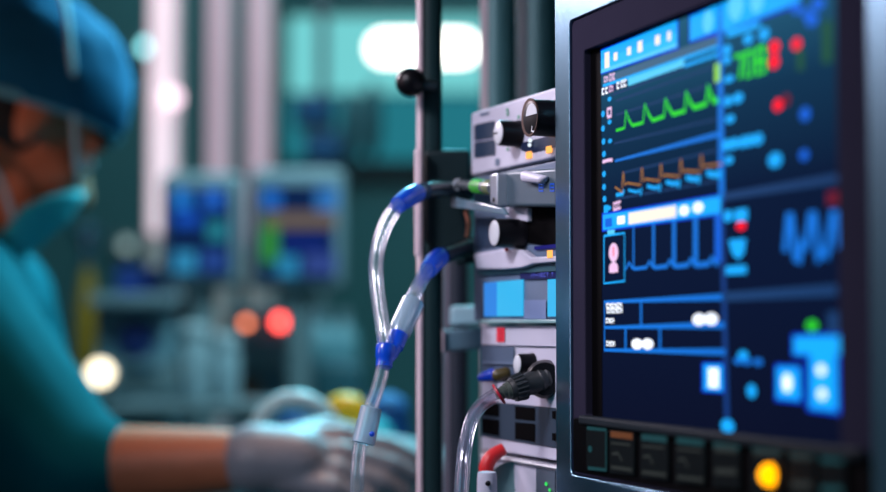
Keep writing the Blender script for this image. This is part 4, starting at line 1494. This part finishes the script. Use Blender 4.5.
# cream spotlight on a gooseneck
pc = P(100, 373, 2.92)
t = thing('examination_lamp', V((pc.x, pc.y + .06, 0)), 'glowing cream examination lamp on a thin stand beside the scrubs', 'lamp')
part('stand', MB().cyl((pc.x, pc.y + .06, 0), (pc.x, pc.y + .06, pc.z), .01), BGGREY, t)
part('base', MB().lathe((pc.x, pc.y + .06, 0), (pc.x, pc.y + .06, .04), [(0, .06), (.5, .06), (1, .02)]), BGDARK, t)
part('lamp_head', MB().lathe((pc.x, pc.y + .07, pc.z), (pc.x, pc.y + .005, pc.z), [(0, .012), (.5, .022), (1, .026)], 24), BGGREY, t)
part('lamp_lens', MB().lathe((pc.x, pc.y + .006, pc.z), (pc.x, pc.y - .004, pc.z), [(0, .021), (.6, .021), (1, .016)], 24), glow('cream_lens', (1.0, 0.86, 0.62), 3.6), t)
# yellow cylinder
pc, pr = upright(76, 98, 3.5)
t = thing('gas_cylinder', pc, 'dark yellow gas cylinder standing behind the shoulder', 'gas cylinder')
part('cylinder_body', MB().lathe(pc, pc + V((0, 0, 1.44)), [(0, pr), (.02, pr * 1.05), (.93, pr * 1.05), (.97, pr * .7), (1, pr * .35)], 32), mat('dull_yellow_paint', (0.36, 0.22, 0.01), 0.5), t)
part('valve', MB().lathe(pc + V((0, 0, 1.43)), pc + V((0, 0, 1.52)), [(0, .012), (.5, .012), (.55, .03), (.9, .03), (1, .01)], 16), STEEL, t)
# suction jars on the trolley
def jar(x, y0, y1, d, r, lab):
    top, bot = P(x, y0, d), P(x, y1, d)
    t = thing('suction_jar', bot, lab, 'jar', None)
    part('jar_body', MB().lathe(bot, V((bot.x, bot.y, top.z)), [(0, r * .92), (.08, r), (.85, r), (.92, r * .8), (1, r * .8)], 28), mat('milky_jar', (0.30, 0.42, 0.48), 0.25), t)
    part('lid', MB().lathe(V((bot.x, bot.y, top.z)), V((bot.x, bot.y, top.z + .02)), [(0, r * .95), (.7, r * .95), (1, r * .6)], 28), mat('pale_lid', (0.45, 0.58, 0.64), 0.4), t)
t2z = P(195, 398, 2.9)
tb = thing('side_table', V((P(200, 400, 2.95).x, P(200, 400, 2.95).y, 0)), 'low grey side table carrying two milky jars', 'table')
cx_, cy_, cz_ = P(200, 400, 2.95)
part('table_top', MB().box((cx_, cy_, cz_ - .012), (.26, .26, .02)), BGGREY, tb, bevel=.004)
for sx_ in (-1, 1):
    for sy_ in (-1, 1):
        part('leg', MB().cyl((cx_ + sx_ * .11, cy_ + sy_ * .11, 0), (cx_ + sx_ * .11, cy_ + sy_ * .11, cz_ - .02), .01), BGGREY, tb)
jar(194, 335, 399, 2.92, .028, 'milky suction jar at the left on the low side table')
jar(226, 345, 399, 2.98, .024, 'smaller milky jar at the right on the low side table')
# round bottle cluster right of the ventilator
t, a, c = cart_box('supply_trolley', 311, 362, 362, 440, 3.4, .3, mat('dusk_teal_casing', (0.03, 0.13, 0.17), 0.5), 'dark teal supply trolley to the right of the red lamps', 'trolley')
for (x, r, lab) in ((321, .034, 'pale round bottle standing nearest the red lamps on the dark trolley'), (344, .03, 'pale blue bottle standing farther right on the dark trolley')):
    bot = P(x, 361, 3.5)
    bot.z = a.z
    b_ = thing('bottle', bot, lab, 'bottle')
    part('bottle_body', MB().lathe(bot, bot + V((0, 0, .085)), [(0, r * .9), (.1, r), (.6, r), (.85, r * .5), (1, r * .35)], 28), mat('aqua_bottle', (0.16, 0.38, 0.45), 0.3), b_)
    part('cap', MB().lathe(bot + V((0, 0, .084)), bot + V((0, 0, .105)), [(0, r * .42), (1, r * .4)], 16), BGWHITE, b_)
# small lamps that show as pale discs, each on a wall plate
for (x, y, col, s, r, lab) in ((147, 47, (0.25, 0.75, 0.80), 5.0, .012, 'pale teal call lamp high on the wall beside the widest upright'), (127, 245, (0.35, 0.5, 0.5), 1.2, .012, 'dim grey call lamp low on the wall past the mask'), (196, 296, (0.3, 0.55, 0.6), .9, .012, 'dim call lamp on the wall below the blue screened monitor')):
    p_ = wallp(x, y, .03)
    o = thing('wall_lamp', p_, lab, 'lamp')
    part('lamp_plate', MB().box(p_ + V((0, .017, 0)), (.07, .03, .07)), BGGREY, o, bevel=.003)
    part('lamp_lens', MB().lathe(p_ + V((0, .004, 0)), p_ - V((0, .008, 0)), [(0, r * 1.5), (.6, r * 1.5), (1, r)], 20), glow('call_%d' % x, col, s), o)


# ------------------------------------------------------------------ light
def area(name, loc, target, size, power, col, sy=None, spread=None):
    l = bpy.data.lights.new(name, 'AREA')
    l.energy = power
    l.color = col
    l.size = size
    if sy:
        l.shape = 'RECTANGLE'
        l.size_y = sy
    if spread:
        l.spread = math.radians(spread)
    o = bpy.data.objects.new(name, l)
    C.objects.link(o)
    o.location = loc
    d = V(target) - V(loc)
    o.rotation_euler = d.to_track_quat('-Z', 'Y').to_euler()
    return o


area('key_lavender', (-0.62, 0.55, 1.95), (0.05, 1.12, 1.34), .22, 1.2, (0.95, 0.88, 1.0), spread=60)
area('pink_side', (-0.85, 0.95, 1.60), (0.02, 1.2, 1.38), .16, .55, (1.0, 0.66, 0.76), 0.7, spread=90)
area('teal_fill', (-0.9, -0.2, 1.7), (0.05, 1.1, 1.3), .7, .35, (0.25, 0.75, 1.0), spread=70)
area('left_high', (-1.10, 2.25, 2.14), (0.08, 1.02, 1.46), .45, 1.0, (1.0, 0.84, 0.96), spread=34)  # unseen area light added for the steel rim's reflection
area('face_warm', (-.80, 1.2, 1.5), (-.44, 1.88, 1.52), .12, .16, (1.0, 0.50, 0.38), spread=60)  # unseen warm fill added to light the face
area('equipment_wash', (0.1, 2.35, 2.5), (-.38, 3.2, 1.2), .5, 3.5, (0.55, 0.90, 1.0), spread=70)
area('person_rim', (0.02, 2.45, 2.15), (-.42, 1.85, 1.55), .4, 15.0, (0.20, 0.80, 1.0), spread=100)
area('arm_light', (-.02, 1.62, 2.0), (-.20, 1.68, 1.17), .2, .52, (1.0, 0.58, 0.44), spread=60)
area('room_teal', (0.0, 3.6, 2.76), (0, 3.7, 0), 2.2, 15, (0.30, 0.88, 0.95))
area('column_wash', (-.55, 3.3, 2.7), (-.55, 4.1, 1.5), .6, 4, (1.0, 0.70, 0.80), .2)
w = bpy.data.worlds.new('room_air')
bpy.context.scene.world = w
w.use_nodes = True
w.node_tree.nodes['Background'].inputs['Color'].default_value = (0.10, 0.30, 0.36, 1)
w.node_tree.nodes['Background'].inputs['Strength'].default_value = 0.07

sc = bpy.context.scene
sc.view_settings.view_transform = 'Standard'
sc.view_settings.look = 'None'
sc.cycles.use_denoising = True
sc.cycles.max_bounces = 8
sc.cycles.transparent_max_bounces = 16
sc.cycles.sample_clamp_indirect = 4
